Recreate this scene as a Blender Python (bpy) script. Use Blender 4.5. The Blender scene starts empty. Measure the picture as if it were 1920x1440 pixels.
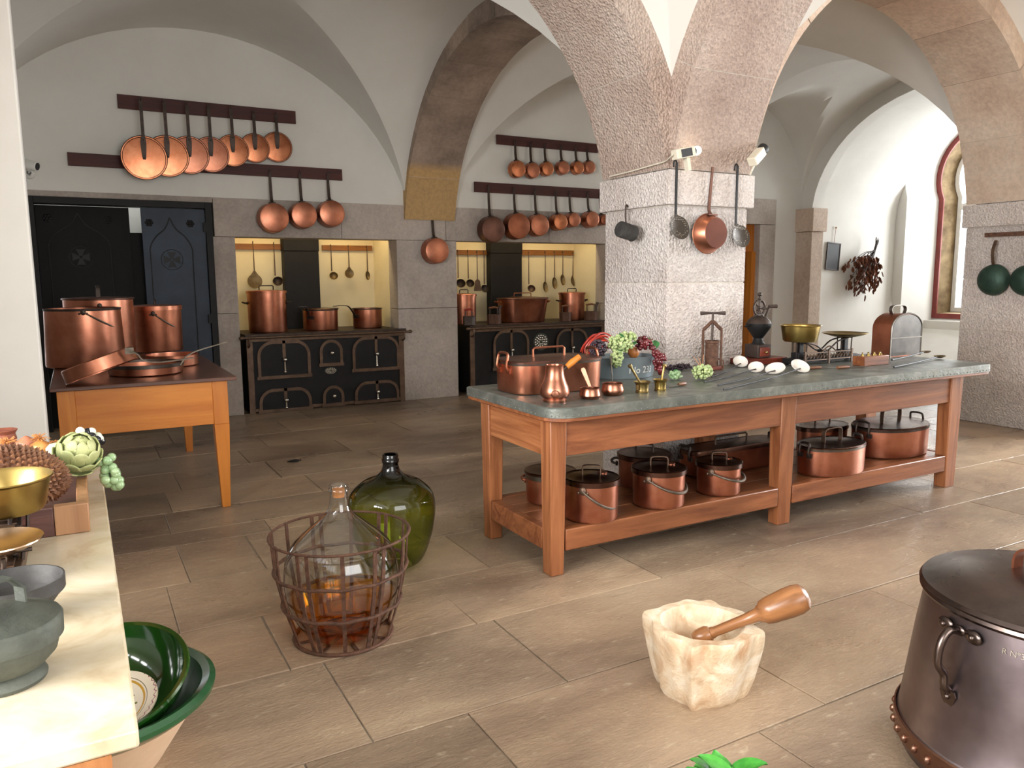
import bpy, bmesh, math, random
from mathutils import Vector, Matrix, Euler
PI = math.pi
sin, cos, rad = math.sin, math.cos, math.radians
SC = bpy.context.scene
COL = SC.collection
random.seed(7)

# ------------------------------------------------------------------ camera
H = 1.6
F = 1450.0
PITCH, YAW, ROLL = rad(7.87), rad(29.2), rad(-0.37)
_cy, _sy, _cp, _sp = cos(YAW), sin(YAW), cos(PITCH), sin(PITCH)
FWD = Vector((_sy * _cp, _cy * _cp, -_sp))
_r = Vector((_cy, -_sy, 0))
_u = _r.cross(FWD)
RT = cos(ROLL) * _r + sin(ROLL) * _u
UP = -sin(ROLL) * _r + cos(ROLL) * _u
EYE = Vector((0, 0, H))
cam_d = bpy.data.cameras.new('camera')
cam_d.sensor_width = 36.0
cam_d.lens = F / 1920 * 36.0
cam_d.clip_start = 0.05
cam = bpy.data.objects.new('camera', cam_d)
COL.objects.link(cam)
cam.matrix_world = Matrix(((RT.x, UP.x, -FWD.x, 0), (RT.y, UP.y, -FWD.y, 0), (RT.z, UP.z, -FWD.z, H), (0, 0, 0, 1)))
SC.camera = cam

# photo measurement: where the sight line of a photo point meets a real plane of the room
def sight(x, y):
    return FWD + RT * ((x - 960) / F) - UP * ((y - 720) / F)
def at(x, y, X=None, Y=None, Z=None):
    d = sight(x, y)
    t = (X - EYE.x) / d.x if X is not None else (Y - EYE.y) / d.y if Y is not None else (Z - EYE.z) / d.z
    return EYE + d * t
def dep(p):
    return (Vector(p) - EYE).dot(FWD)
def m_per_px(p):
    return dep(p) / F
def stand(xl, xr, yb, z):
    """centre and radius of a round thing standing on height z, from its sides and front foot"""
    xc = (xl + xr) / 2
    p = at(xc, yb, Z=z)
    h = Vector((p.x, p.y, 0)).normalized()
    R = (xr - xl) / 2 * m_per_px(p)
    for _ in range(4):
        c = p + h * R
        R = (xr - xl) / 2 * m_per_px(c)
    return c, R
def stand_y(xl, xr, yf, z):
    """centre and radius of a round thing on height z whose front touches y = yf"""
    R = .15
    for _ in range(5):
        c = at((xl + xr) / 2, 600, Y=yf + R)
        c.z = z
        R = (xr - xl) / 2 * m_per_px(c)
    return c, R
def zat(x, y, c):
    """height above the floor of a photo point that lies at the same distance as c"""
    d = sight(x, y)
    t = math.hypot(c[0], c[1]) / math.hypot(d.x, d.y)
    return H + d.z * t

# ------------------------------------------------------------------ materials
def _nt(name):
    m = bpy.data.materials.new(name)
    m.use_nodes = True
    nt = m.node_tree
    b = nt.nodes['Principled BSDF']
    return m, nt, b
def N(nt, typ, **k):
    n = nt.nodes.new(typ)
    for a, v in k.items():
        if a in n.inputs.keys():
            n.inputs[a].default_value = v
        else:
            setattr(n, a, v)
    return n
def ramp(nt, fac, stops):
    n = nt.nodes.new('ShaderNodeValToRGB')
    e = n.color_ramp.elements
    e[0].position, e[0].color = stops[0][0], (*stops[0][1], 1)
    e[1].position, e[1].color = stops[-1][0], (*stops[-1][1], 1)
    for p, c in stops[1:-1]:
        x = e.new(p)
        x.color = (*c, 1)
    nt.links.new(fac, n.inputs[0])
    return n.outputs[0]
def rr(nt, fac, a, b):
    n = N(nt, 'ShaderNodeMapRange')
    n.inputs['To Min'].default_value = a
    n.inputs['To Max'].default_value = b
    nt.links.new(fac, n.inputs['Value'])
    return n.outputs[0]
def S(c):
    """sRGB 0-255 to linear"""
    return tuple(((v / 255) / 12.92 if v / 255 <= .04045 else ((v / 255 + .055) / 1.055) ** 2.4) for v in c)
def mat(name, c1, c2=None, rough=.5, rough2=None, metal=0., scale=6., detail=4., bump=0., bscale=None, stretch=None, spec=None, coat=0., c3=None, dist=0., glob=False):
    """a noise-mottled surface; colours are sRGB 0-255"""
    m, nt, b = _nt(name)
    L = nt.links.new
    tc = N(nt, 'ShaderNodeTexCoord')
    mp = N(nt, 'ShaderNodeMapping')
    if glob:
        g = N(nt, 'ShaderNodeNewGeometry')
        L(g.outputs['Position'], mp.inputs[0])
    else:
        L(tc.outputs['Object'], mp.inputs[0])
    if stretch:
        mp.inputs['Scale'].default_value = stretch
    nz = N(nt, 'ShaderNodeTexNoise', Scale=scale, Detail=detail, Roughness=.6, Distortion=dist)
    L(mp.outputs[0], nz.inputs['Vector'])
    st = [(.3, S(c1)), (.7, S(c2 or c1))] if c3 is None else [(.28, S(c1)), (.5, S(c3)), (.72, S(c2))]
    L(ramp(nt, nz.outputs[0], st), b.inputs['Base Color'])
    b.inputs['Metallic'].default_value = metal
    if rough2 is not None:
        n2 = N(nt, 'ShaderNodeTexNoise', Scale=scale * 1.7, Detail=3.)
        L(mp.outputs[0], n2.inputs['Vector'])
        L(rr(nt, n2.outputs[0], rough, rough2), b.inputs['Roughness'])
    else:
        b.inputs['Roughness'].default_value = rough
    if spec is not None:
        b.inputs['Specular IOR Level'].default_value = spec
    if coat:
        b.inputs['Coat Weight'].default_value = coat
        b.inputs['Coat Roughness'].default_value = .08
    if bump:
        n3 = N(nt, 'ShaderNodeTexNoise', Scale=bscale or scale * 4, Detail=5., Roughness=.65)
        L(mp.outputs[0], n3.inputs['Vector'])
        bp = N(nt, 'ShaderNodeBump', Strength=min(1., bump), Distance=.01)
        L(n3.outputs[0], bp.inputs['Height'])
        L(bp.outputs[0], b.inputs['Normal'])
    return m
def mat_wood(name, c1, c2, rough=.5, axis='X', scale=3., bump=.15, c3=None):
    m, nt, b = _nt(name)
    L = nt.links.new
    tc = N(nt, 'ShaderNodeTexCoord')
    mp = N(nt, 'ShaderNodeMapping')
    mp.inputs['Scale'].default_value = {'X': (.35, 5, 5), 'Y': (5, .35, 5), 'Z': (5, 5, .35)}[axis]
    L(tc.outputs['Object'], mp.inputs[0])
    nz = N(nt, 'ShaderNodeTexNoise', Scale=scale, Detail=7., Roughness=.62, Distortion=1.6)
    L(mp.outputs[0], nz.inputs['Vector'])
    n2 = N(nt, 'ShaderNodeTexNoise', Scale=scale * .5, Detail=2.)
    L(tc.outputs['Object'], n2.inputs['Vector'])
    a = ramp(nt, nz.outputs[0], [(.3, S(c1)), (.66, S(c2))])
    mx = N(nt, 'ShaderNodeMixRGB', blend_type='MULTIPLY')
    mx.inputs[0].default_value = .35
    L(a, mx.inputs[1])
    L(ramp(nt, n2.outputs[0], [(.35, (.45, .4, .36)), (.65, (1.15, 1.1, 1.05))]), mx.inputs[2])
    L(mx.outputs[0], b.inputs['Base Color'])
    b.inputs['Roughness'].default_value = rough
    bp = N(nt, 'ShaderNodeBump', Strength=bump, Distance=.01)
    L(nz.outputs[0], bp.inputs['Height'])
    L(bp.outputs[0], b.inputs['Normal'])
    return m
def mat_stone(name, a, b_, c, bump=.8, fine=55., big=1.4, speck=.7, low=None):
    """tooled granite: large stains, fine speckle and a pecked surface"""
    m, nt, b = _nt(name)
    L = nt.links.new
    g = N(nt, 'ShaderNodeNewGeometry')
    n1 = N(nt, 'ShaderNodeTexNoise', Scale=big, Detail=5., Roughness=.6)
    n2 = N(nt, 'ShaderNodeTexNoise', Scale=fine, Detail=4., Roughness=.75)
    for n in (n1, n2):
        L(g.outputs['Position'], n.inputs['Vector'])
    base = ramp(nt, n1.outputs[0], [(.3, S(a)), (.52, S(b_)), (.72, S(c))])
    mx = N(nt, 'ShaderNodeMixRGB', blend_type='MULTIPLY')
    mx.inputs[0].default_value = speck
    if low:
        sp = N(nt, 'ShaderNodeSeparateXYZ')
        L(g.outputs['Position'], sp.inputs[0])
        ml = N(nt, 'ShaderNodeMixRGB')
        L(ramp(nt, rr(nt, sp.outputs[2], 0, 1), [(.0, (1, 1, 1)), (1., (1, 1, 1))]), ml.inputs[0])
        st = N(nt, 'ShaderNodeMapRange')
        st.inputs['From Min'].default_value = low[1] + .05
        st.inputs['From Max'].default_value = low[1] - .05
        L(sp.outputs[2], st.inputs[0])
        L(st.outputs[0], ml.inputs[0])
        L(base, ml.inputs[1])
        ml.inputs[2].default_value = (*S(low[0]), 1)
        base = ml.outputs[0]
    L(base, mx.inputs[1])
    L(ramp(nt, n2.outputs[0], [(.36, (.55, .52, .5)), (.62, (1.12, 1.1, 1.08))]), mx.inputs[2])
    isl = N(nt, 'ShaderNodeMixRGB', blend_type='MULTIPLY')
    isl.inputs[0].default_value = 1.
    L(mx.outputs[0], isl.inputs[1])
    L(ramp(nt, g.outputs['Random Per Island'], [(0., (.82, .81, .8)), (1., (1.1, 1.08, 1.07))]), isl.inputs[2])
    L(isl.outputs[0], b.inputs['Base Color'])
    b.inputs['Roughness'].default_value = .8
    n3 = N(nt, 'ShaderNodeTexVoronoi', Scale=fine * 1.3)
    L(g.outputs['Position'], n3.inputs['Vector'])
    ad = N(nt, 'ShaderNodeMath', operation='ADD')
    L(n3.outputs[0], ad.inputs[0])
    L(n2.outputs[0], ad.inputs[1])
    bp = N(nt, 'ShaderNodeBump', Strength=bump, Distance=.012)
    L(ad.outputs[0], bp.inputs['Height'])
    L(bp.outputs[0], b.inputs['Normal'])
    return m
def mat_emit(name, c, s):
    m, nt, b = _nt(name)
    b.inputs['Base Color'].default_value = (*c, 1)
    b.inputs['Emission Color'].default_value = (*c, 1)
    b.inputs['Emission Strength'].default_value = s
    return m
def mat_glass(name, c, rough=0., ior=1.45):
    m, nt, b = _nt(name)
    b.inputs['Base Color'].default_value = (*c, 1)
    b.inputs['Transmission Weight'].default_value = 1.
    b.inputs['Roughness'].default_value = rough
    b.inputs['IOR'].default_value = ior
    return m

def thin_glass(name, c0, c1, edge=.5, z0=0., z1=1., gloss=1.):
    """clear thin-walled glass: tinted transparency, Fresnel reflection, darker towards the rim of the shape"""
    m, nt, b = _nt(name)
    L = nt.links.new
    out = nt.nodes['Material Output']
    tr = N(nt, 'ShaderNodeBsdfTransparent')
    gl = N(nt, 'ShaderNodeBsdfGlossy')
    gl.inputs['Roughness'].default_value = .02
    mx = N(nt, 'ShaderNodeMixShader')
    lw = N(nt, 'ShaderNodeLayerWeight')
    lw.inputs[0].default_value = .5
    pw = N(nt, 'ShaderNodeMath', operation='POWER')
    pw.inputs[1].default_value = 4.
    L(lw.outputs['Facing'], pw.inputs[0])
    ml = N(nt, 'ShaderNodeMath', operation='MULTIPLY_ADD')
    ml.inputs[1].default_value = .7 * gloss
    ml.inputs[2].default_value = .05 * gloss
    L(pw.outputs[0], ml.inputs[0])
    L(ml.outputs[0], mx.inputs[0])
    tc = N(nt, 'ShaderNodeTexCoord')
    sp = N(nt, 'ShaderNodeSeparateXYZ')
    L(tc.outputs['Object'], sp.inputs[0])
    mr = N(nt, 'ShaderNodeMapRange')
    mr.inputs['From Min'].default_value = z0
    mr.inputs['From Max'].default_value = z1
    L(sp.outputs[2], mr.inputs[0])
    col = ramp(nt, mr.outputs[0], [(0., c0), (1., c1)])
    dk = N(nt, 'ShaderNodeMixRGB', blend_type='MULTIPLY')
    p2 = N(nt, 'ShaderNodeMath', operation='POWER')
    p2.inputs[1].default_value = 2.5
    L(lw.outputs['Facing'], p2.inputs[0])
    L(p2.outputs[0], dk.inputs[0])
    L(col, dk.inputs[1])
    dk.inputs[2].default_value = (edge, edge, edge, 1)
    L(dk.outputs[0], tr.inputs[0])
    L(tr.outputs[0], mx.inputs[1])
    L(gl.outputs[0], mx.inputs[2])
    L(mx.outputs[0], out.inputs[0])
    return m
M = {}
def _materials():
    M['plaster'] = mat('white_plaster', (222, 219, 212), (231, 229, 223), rough=.9, scale=1.2, bump=.12, bscale=9., glob=True)
    M['plaster_warm'] = mat('cream_plaster', (226, 212, 176), (236, 224, 190), rough=.9, scale=2., bump=.1, bscale=9., glob=True)
    M['stone'] = mat_stone('pink_granite', (196, 184, 178), (214, 206, 202), (224, 219, 215), bump=1., fine=42., speck=.5)
    M['stone_up'] = mat_stone('brownish_granite', (168, 146, 134), (192, 172, 160), (206, 192, 182), bump=1., fine=42., speck=.55, big=1.1)
    M['stone_wall'] = mat_stone('grey_granite', (160, 150, 142), (184, 174, 166), (200, 190, 182), bump=.25, fine=26., speck=.3)
    M['stone_arch'] = mat_stone('stained_arch_stone', (112, 98, 88), (160, 142, 128), (182, 162, 146), bump=.25, fine=22., big=1.5, speck=.35, low=((196, 162, 112), 2.98))
    M['stone_pale'] = mat_stone('buff_stone', (192, 168, 150), (210, 190, 172), (218, 204, 190), bump=.2, fine=20., speck=.35)
    M['mortar'] = mat('lime_mortar', (190, 182, 170), (206, 198, 186), rough=.95, scale=9., glob=True)
    M['grout'] = mat('floor_grout', (108, 96, 82), (150, 138, 120), rough=.9, scale=12., glob=True)
    M['copper'] = mat('copper', (168, 104, 80), (194, 132, 106), rough=.24, rough2=.44, metal=1., scale=7., bump=.05, bscale=16.)
    M['copper_bright'] = mat('bright_copper', (184, 112, 78), (206, 138, 102), rough=.2, rough2=.4, metal=1., scale=8., bump=.06, bscale=14.)
    M['copper_jug'] = mat('jug_copper', (142, 92, 72), (172, 120, 98), rough=.24, rough2=.36, metal=1., scale=8., bump=.05, bscale=14.)
    M['copper_brown'] = mat('browned_copper', (136, 84, 64), (172, 110, 84), rough=.3, rough2=.5, metal=1., scale=6., bump=.05, bscale=14.)
    M['copper_dark'] = mat('dark_copper', (92, 66, 58), (128, 94, 82), rough=.28, rough2=.46, metal=1., scale=5., bump=.04, bscale=14.)
    M['copper_lid'] = mat('dark_lid_copper', (74, 52, 44), (104, 76, 64), rough=.22, rough2=.38, metal=1., scale=6.)
    M['tin'] = mat('tinned_metal', (92, 88, 82), (126, 120, 113), rough=.3, rough2=.5, metal=1., scale=9.)
    M['iron'] = mat('dark_iron', (58, 50, 46), (84, 72, 66), rough=.5, metal=.8, scale=14., bump=.2)
    M['iron_brown'] = mat('brown_iron', (84, 66, 54), (112, 90, 74), rough=.45, metal=.7, scale=12., bump=.2)
    M['iron_black'] = mat('black_iron', (12, 11, 12), (22, 20, 21), rough=.6, metal=.3, scale=8., bump=.2)
    M['rust'] = mat('rusty_iron', (74, 52, 42), (118, 84, 66), rough=.75, metal=.4, scale=30., bump=.5, bscale=60.)
    M['tool_brass'] = mat('tool_brass', (92, 76, 48), (126, 106, 72), rough=.45, metal=.7, scale=12.)
    M['bail'] = mat('worn_bail_iron', (86, 78, 68), (124, 114, 102), rough=.45, metal=.8, scale=18., bump=.2)
    M['steel'] = mat('polished_steel', (196, 190, 178), (214, 208, 196), rough=.25, metal=1., scale=9.)
    M['brass'] = mat('brass', (146, 122, 66), (178, 154, 94), rough=.25, rough2=.4, metal=1., scale=8.)
    M['brass_dark'] = mat('aged_brass', (134, 112, 70), (170, 148, 98), rough=.3, rough2=.45, metal=1., scale=10.)
    M['bronze_grey'] = mat('grey_green_bronze', (56, 60, 54), (94, 97, 88), rough=.5, rough2=.65, metal=.5, scale=9., bump=.25, bscale=30.)
    M['verdigris'] = mat('dark_green_patina', (34, 58, 50), (56, 80, 68), rough=.4, rough2=.55, metal=.5, scale=9., bump=.3, bscale=40.)
    M['zinc'] = mat('zinc_sheet', (88, 92, 88), (138, 140, 134), rough=.3, rough2=.55, metal=.5, scale=6., bump=.6, bscale=9., c3=(108, 112, 106), dist=1.)
    M['zinc_blue'] = mat('blue_grey_zinc', (112, 124, 130), (140, 150, 154), rough=.45, metal=.3, scale=3.5, bump=.1)
    M['rail'] = mat_wood('dark_red_board', (58, 22, 18), (84, 34, 28), rough=.6)
    M['rail_oak'] = mat_wood('oak_rail', (128, 80, 32), (166, 110, 50), rough=.5)
    M['table'] = mat_wood('worn_pine', (100, 52, 28), (154, 96, 60), rough=.4, scale=2.4)  # darker than the end pine: shade on the table front put into the colour
    M['table_z'] = mat_wood('worn_pine_upright', (114, 62, 34), (170, 110, 70), rough=.4, axis='Z', scale=2.4)
    M['table_y'] = mat_wood('worn_pine_end', (122, 66, 34), (184, 122, 78), rough=.4, axis='Y', scale=2.4)  # paler copy of the pine: light on the table ends put into the colour
    M['shelfwood'] = mat_wood('shelf_pine', (104, 60, 38), (156, 102, 68), rough=.28, scale=2.)
    M['orange'] = mat_wood('orange_pine', (188, 104, 24), (218, 140, 52), rough=.45, scale=1.6)
    M['orange_y'] = mat_wood('orange_pine_side', (176, 96, 26), (206, 126, 46), rough=.45, axis='Y', scale=1.6)
    M['orange_z'] = mat_wood('orange_pine_upright', (184, 102, 26), (214, 136, 52), rough=.45, axis='Z', scale=1.6)
    M['browntop'] = mat_wood('dark_brown_top', (76, 46, 36), (106, 68, 52), rough=.3, scale=2.)
    M['brownwood'] = mat_wood('brown_wood', (96, 58, 34), (140, 92, 58), rough=.4)
    M['redwood'] = mat_wood('red_brown_wood', (92, 36, 24), (128, 56, 38), rough=.35)
    M['darkwood'] = mat_wood('dark_wood', (44, 34, 30), (66, 50, 44), rough=.5)
    M['pestle'] = mat_wood('polished_pestle_wood', (112, 72, 42), (164, 112, 70), rough=.28, axis='Z', scale=4., bump=.05)
    M['cabinet'] = mat_wood('pale_cabinet_wood', (158, 100, 58), (194, 138, 88), rough=.45, axis='Z')
    M['traywood'] = mat_wood('maroon_tray_wood', (66, 38, 34), (96, 62, 54), rough=.4)
    M['traypale'] = mat_wood('tan_tray_wood', (140, 98, 66), (164, 122, 86), rough=.45, axis='Z')
    M['marble_mortar'] = mat('cream_marble', (186, 146, 110), (236, 224, 204), rough=.6, scale=6., bump=1., bscale=16., c3=(218, 196, 166), dist=1.6)
    M['white'] = mat('white_enamel', (222, 220, 212), (234, 232, 226), rough=.4)
    M['offwhite'] = mat('yellowed_plastic', (204, 196, 176), (216, 208, 190), rough=.5)
    M['black'] = mat('matt_black', (14, 14, 14), (24, 24, 24), rough=.6)
    M['shell'] = mat('ivory_shell', (206, 198, 190), (232, 226, 218), rough=.3, scale=14.)
    M['red_enamel'] = mat('red_painted_wood', (140, 26, 22), (168, 44, 36), rough=.4)
    M['redframe'] = mat('oxblood_paint', (112, 40, 34), (138, 54, 46), rough=.5, glob=True)
    M['slate'] = mat('slate_black', (40, 40, 42), (56, 56, 58), rough=.6)
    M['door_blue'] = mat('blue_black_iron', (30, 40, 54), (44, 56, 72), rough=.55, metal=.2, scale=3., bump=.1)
    M['door_black'] = mat('shaded_black_iron', (7, 7, 7), (13, 12, 12), rough=.8, metal=.0, scale=3., bump=.1)  # darkness of the deep doorway put into a near-black colour
    M['glaze'] = mat('green_glaze', (14, 46, 14), (34, 84, 24), rough=.08, scale=4., coat=1., stretch=(1, 1, .3))
    M['glaze_rim'] = mat('blue_green_glaze', (18, 62, 34), (40, 92, 52), rough=.25, scale=4., coat=.3)
    M['glaze_dark'] = mat('dark_green_glaze', (10, 26, 12), (24, 60, 24), rough=.07, scale=4., coat=1.)
    M['clay'] = mat('buff_clay', (214, 178, 144), (228, 198, 168), rough=.7, scale=6.)
_materials()
M['pane'] = thin_glass('window_glass', (.98, .99, 1.), (.98, .99, 1.), edge=.9)

# ------------------------------------------------------------------ mesh building
class MB:
    def __init__(s, xf=None):
        s.v, s.f, s.xf, s.mi, s.m = [], [], xf, [], 0
    def add(s, vs, fs, xf=None):
        b = len(s.v)
        x = xf
        for p in vs:
            p = Vector(p)
            if x is not None:
                p = x @ p
            if s.xf is not None:
                p = s.xf @ p
            s.v.append(p)
        for f in fs:
            s.f.append([b + i for i in f])
            s.mi.append(s.m)
        return s
    def box(s, x0, x1, y0, y1, z0, z1, xf=None):
        v = [(x, y, z) for z in (z0, z1) for y in (y0, y1) for x in (x0, x1)]
        return s.add(v, [(0, 2, 3, 1), (4, 5, 7, 6), (0, 1, 5, 4), (2, 6, 7, 3), (0, 4, 6, 2), (1, 3, 7, 5)], xf)
    def taper(s, b, t, z0, z1, xf=None):
        """box between rectangle b=(x0,x1,y0,y1) at z0 and t at z1"""
        v = [(x, y, z0) for y in b[2:] for x in b[:2]] + [(x, y, z1) for y in t[2:] for x in t[:2]]
        return s.add(v, [(0, 2, 3, 1), (4, 5, 7, 6), (0, 1, 5, 4), (2, 6, 7, 3), (0, 4, 6, 2), (1, 3, 7, 5)], xf)
    def lathe(s, prof, n=40, c=(0, 0, 0), sx=1., sy=1., xf=None, a0=0., a1=2 * PI, power=None, caps=False):
        """turn a list of (radius, height); power gives a rounded-rectangle plan"""
        full = abs(a1 - a0 - 2 * PI) < 1e-6
        k = n if full else n + 1
        vs, fs = [], []
        for r, z in prof:
            for i in range(k):
                a = a0 + (a1 - a0) * i / n
                ca, sa = cos(a), sin(a)
                if power:
                    q = (abs(ca) ** power + abs(sa) ** power) ** (-1 / power)
                    ca, sa = ca * q, sa * q
                vs.append((c[0] + r * sx * ca, c[1] + r * sy * sa, c[2] + z))
        for j in range(len(prof) - 1):
            for i in range(n):
                i2 = (i + 1) % k
                fs.append((j * k + i, j * k + i2, (j + 1) * k + i2, (j + 1) * k + i))
        if full and caps:
            if prof[0][0] > 1e-6:
                fs.append(tuple(range(k))[::-1])
            if prof[-1][0] > 1e-6:
                fs.append(tuple((len(prof) - 1) * k + i for i in range(k)))
        return s.add(vs, fs, xf)
    def rings(s, prof, outline, c=(0, 0, 0), xf=None, caps=True):
        """loft: outline(r) gives plan points for offset r; prof = [(offset, z)]"""
        vs, fs = [], []
        k = len(outline(prof[0][0]))
        for r, z in prof:
            vs += [(c[0] + x, c[1] + y, c[2] + z) for x, y in outline(r)]
        for j in range(len(prof) - 1):
            for i in range(k):
                i2 = (i + 1) % k
                fs.append((j * k + i, j * k + i2, (j + 1) * k + i2, (j + 1) * k + i))
        if caps:
            fs.append(tuple(range(k))[::-1])
            fs.append(tuple((len(prof) - 1) * k + i for i in range(k)))
        return s.add(vs, fs, xf)
    def tube(s, pts, r, n=10, closed=False, xf=None, flat=None, upv=None):
        """round bar (or flat strap with flat=(w,t)) along points; r a number or one per point"""
        P = [Vector(p) for p in pts]
        k = len(P)
        vs, fs = [], []
        up = Vector(upv) if upv else None
        prev = None
        for i, p in enumerate(P):
            a = P[(i - 1) % k] if (closed or i > 0) else p
            b = P[(i + 1) % k] if (closed or i < k - 1) else p
            t = (b - a).normalized()
            if up is not None:
                u = (up - t * up.dot(t))
                u = u.normalized() if u.length > 1e-5 else t.orthogonal().normalized()
            elif prev is None:
                u = t.orthogonal().normalized()
            else:
                u = (prev - t * prev.dot(t))
                u = u.normalized() if u.length > 1e-6 else t.orthogonal().normalized()
            prev = u
            w = t.cross(u)
            if flat:
                fw, ft = flat[i] if isinstance(flat, list) else flat
                for sx, sy in ((-1, -1), (1, -1), (1, 1), (-1, 1)):
                    vs.append(p + w * (sx * fw / 2) + u * (sy * ft / 2))
            else:
                ri = r[i] if isinstance(r, (list, tuple)) else r
                for j in range(n):
                    q = 2 * PI * j / n
                    vs.append(p + (u * cos(q) + w * sin(q)) * ri)
        m = 4 if flat else n
        for i in range(k if closed else k - 1):
            i2 = (i + 1) % k
            for j in range(m):
                j2 = (j + 1) % m
                fs.append((i * m + j, i * m + j2, i2 * m + j2, i2 * m + j))
        if not closed:
            fs.append(tuple(range(m))[::-1])
            fs.append(tuple((k - 1) * m + j for j in range(m)))
        return s.add(vs, fs, xf)
    def ball(s, c, r, n=12, m=8, sc=(1, 1, 1), xf=None):
        prof = [(r * sin(PI * j / m), -r * cos(PI * j / m)) for j in range(m + 1)]
        prof[0] = (0, -r)
        prof[-1] = (0, r)
        vs, fs = [(c[0], c[1], c[2] - r * sc[2])], []
        for j in range(1, m):
            for i in range(n):
                a = 2 * PI * i / n
                vs.append((c[0] + prof[j][0] * cos(a) * sc[0], c[1] + prof[j][0] * sin(a) * sc[1], c[2] + prof[j][1] * sc[2]))
        vs.append((c[0], c[1], c[2] + r * sc[2]))
        for i in range(n):
            fs.append((0, 1 + (i + 1) % n, 1 + i))
            fs.append((len(vs) - 1, 1 + (m - 2) * n + i, 1 + (m - 2) * n + (i + 1) % n))
        for j in range(m - 2):
            for i in range(n):
                i2 = (i + 1) % n
                fs.append((1 + j * n + i, 1 + j * n + i2, 1 + (j + 1) * n + i2, 1 + (j + 1) * n + i))
        return s.add(vs, fs, xf)
    def prism(s, poly, d, xf=None):
        """polygon in XY pushed from z=0 to z=d"""
        k = len(poly)
        vs = [(x, y, 0) for x, y in poly] + [(x, y, d) for x, y in poly]
        fs = [tuple(range(k))[::-1], tuple(range(k, 2 * k))] + [(i, (i + 1) % k, k + (i + 1) % k, k + i) for i in range(k)]
        return s.add(vs, fs, xf)
    def grid(s, nu, nv, fn, xf=None, flip=False):
        vs = [fn(i / nu, j / nv) for j in range(nv + 1) for i in range(nu + 1)]
        fs = []
        for j in range(nv):
            for i in range(nu):
                a = j * (nu + 1) + i
                q = (a, a + 1, a + nu + 2, a + nu + 1)
                fs.append(q[::-1] if flip else q)
        return s.add(vs, fs, xf)
    def build(s, name, m, parent=None, smooth=35, bevel=0., loc=None, rot=None, fix=True):
        me = bpy.data.meshes.new(name)
        me.from_pydata([tuple(p) for p in s.v], [], s.f)
        mats = m if isinstance(m, (list, tuple)) else [m]
        for x in mats:
            me.materials.append(x)
        if len(mats) > 1:
            me.polygons.foreach_set('material_index', s.mi)
        if fix:
            bm = bmesh.new()
            bm.from_mesh(me)
            bmesh.ops.recalc_face_normals(bm, faces=bm.faces)
            bm.to_mesh(me)
            bm.free()
        if smooth:
            me.shade_smooth()
            me.set_sharp_from_angle(angle=rad(smooth))
        me.update()
        o = bpy.data.objects.new(name, me)
        COL.objects.link(o)
        if parent is not None:
            o.parent = parent
        if loc is not None:
            o.location = loc
        if rot is not None:
            o.rotation_euler = rot
        if bevel:
            b = o.modifiers.new('edge', 'BEVEL')
            b.width = bevel
            b.segments = 2
            b.limit_method = 'ANGLE'
        return o

def XF(loc=(0, 0, 0), rot=(0, 0, 0), sc=(1, 1, 1)):
    return Matrix.Translation(loc) @ Euler(rot).to_matrix().to_4x4() @ Matrix.Diagonal((*sc, 1))
def tag(o, label, cat, group=None, kind=None):
    o['label'] = label
    o['category'] = cat
    if group:
        o['group'] = group
    if kind:
        o['kind'] = kind
    return o
def thing(name, label, cat, loc=(0, 0, 0), rz=0., group=None, rot=None, sc=None):
    o = bpy.data.objects.new(name, None)
    o.empty_display_size = .05
    COL.objects.link(o)
    o.location = loc
    o.rotation_euler = rot if rot is not None else (0, 0, rz)
    if sc is not None:
        o.scale = sc
    return tag(o, label, cat, group)
def solo(o, label, cat, loc=(0, 0, 0), rz=0., group=None, rot=None, kind=None, sc=None):
    o.location = loc
    o.rotation_euler = rot if rot is not None else (0, 0, rz)
    if sc is not None:
        o.scale = sc
    return tag(o, label, cat, group, kind)
KIDS = {}
def dup(src, loc, label, rz=None, rot=None, group=None, sc=None):
    c = src.copy()
    COL.objects.link(c)
    c.location = loc
    if rot is not None:
        c.rotation_euler = rot
    elif rz is not None:
        c.rotation_euler = (0, 0, rz)
    if sc is not None:
        c.scale = sc
    c['label'] = label
    if group:
        c['group'] = group
    for ch in [o for o in bpy.data.objects if o.parent == src]:
        d = ch.copy()
        COL.objects.link(d)
        d.parent = c
        for g in [o for o in bpy.data.objects if o.parent == ch]:
            e = g.copy()
            COL.objects.link(e)
            e.parent = d
    return c
def struct(name, mb, m, parent=None, **k):
    o = mb.build(name, m, parent, **k)
    if parent is None:
        o['kind'] = 'structure'
    return o
def arc(c, r, a0, a1, n=10, plane='XZ'):
    out = []
    for i in range(n + 1):
        a = a0 + (a1 - a0) * i / n
        u, w = r * cos(a), r * sin(a)
        out.append((c[0] + u, c[1], c[2] + w) if plane == 'XZ' else (c[0] + u, c[1] + w, c[2]) if plane == 'XY' else (c[0], c[1] + u, c[2] + w))
    return out
def spline(pts, n=6):
    """smooth curve through points"""
    P = [Vector(p) for p in pts]
    out = []
    for i in range(len(P) - 1):
        p0, p1, p2, p3 = P[max(i - 1, 0)], P[i], P[i + 1], P[min(i + 2, len(P) - 1)]
        for j in range(n):
            t = j / n
            out.append(.5 * ((2 * p1) + (p2 - p0) * t + (2 * p0 - 5 * p1 + 4 * p2 - p3) * t * t + (3 * p1 - p0 - 3 * p2 + p3) * t ** 3))
    out.append(P[-1])
    return out
# ================================================================== the room
WY = 9.45            # face of the stove wall
Z0, BV = 2.0, 2.1    # springing line and rise of the stone arches
EXT = .2
PX = [(-1.32, -.57), (3.65, 4.40), (8.44, 9.19)]   # pillars across the room
PYN, PYF = 4.27, 5.02                               # near and far face of the pillar row

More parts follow.
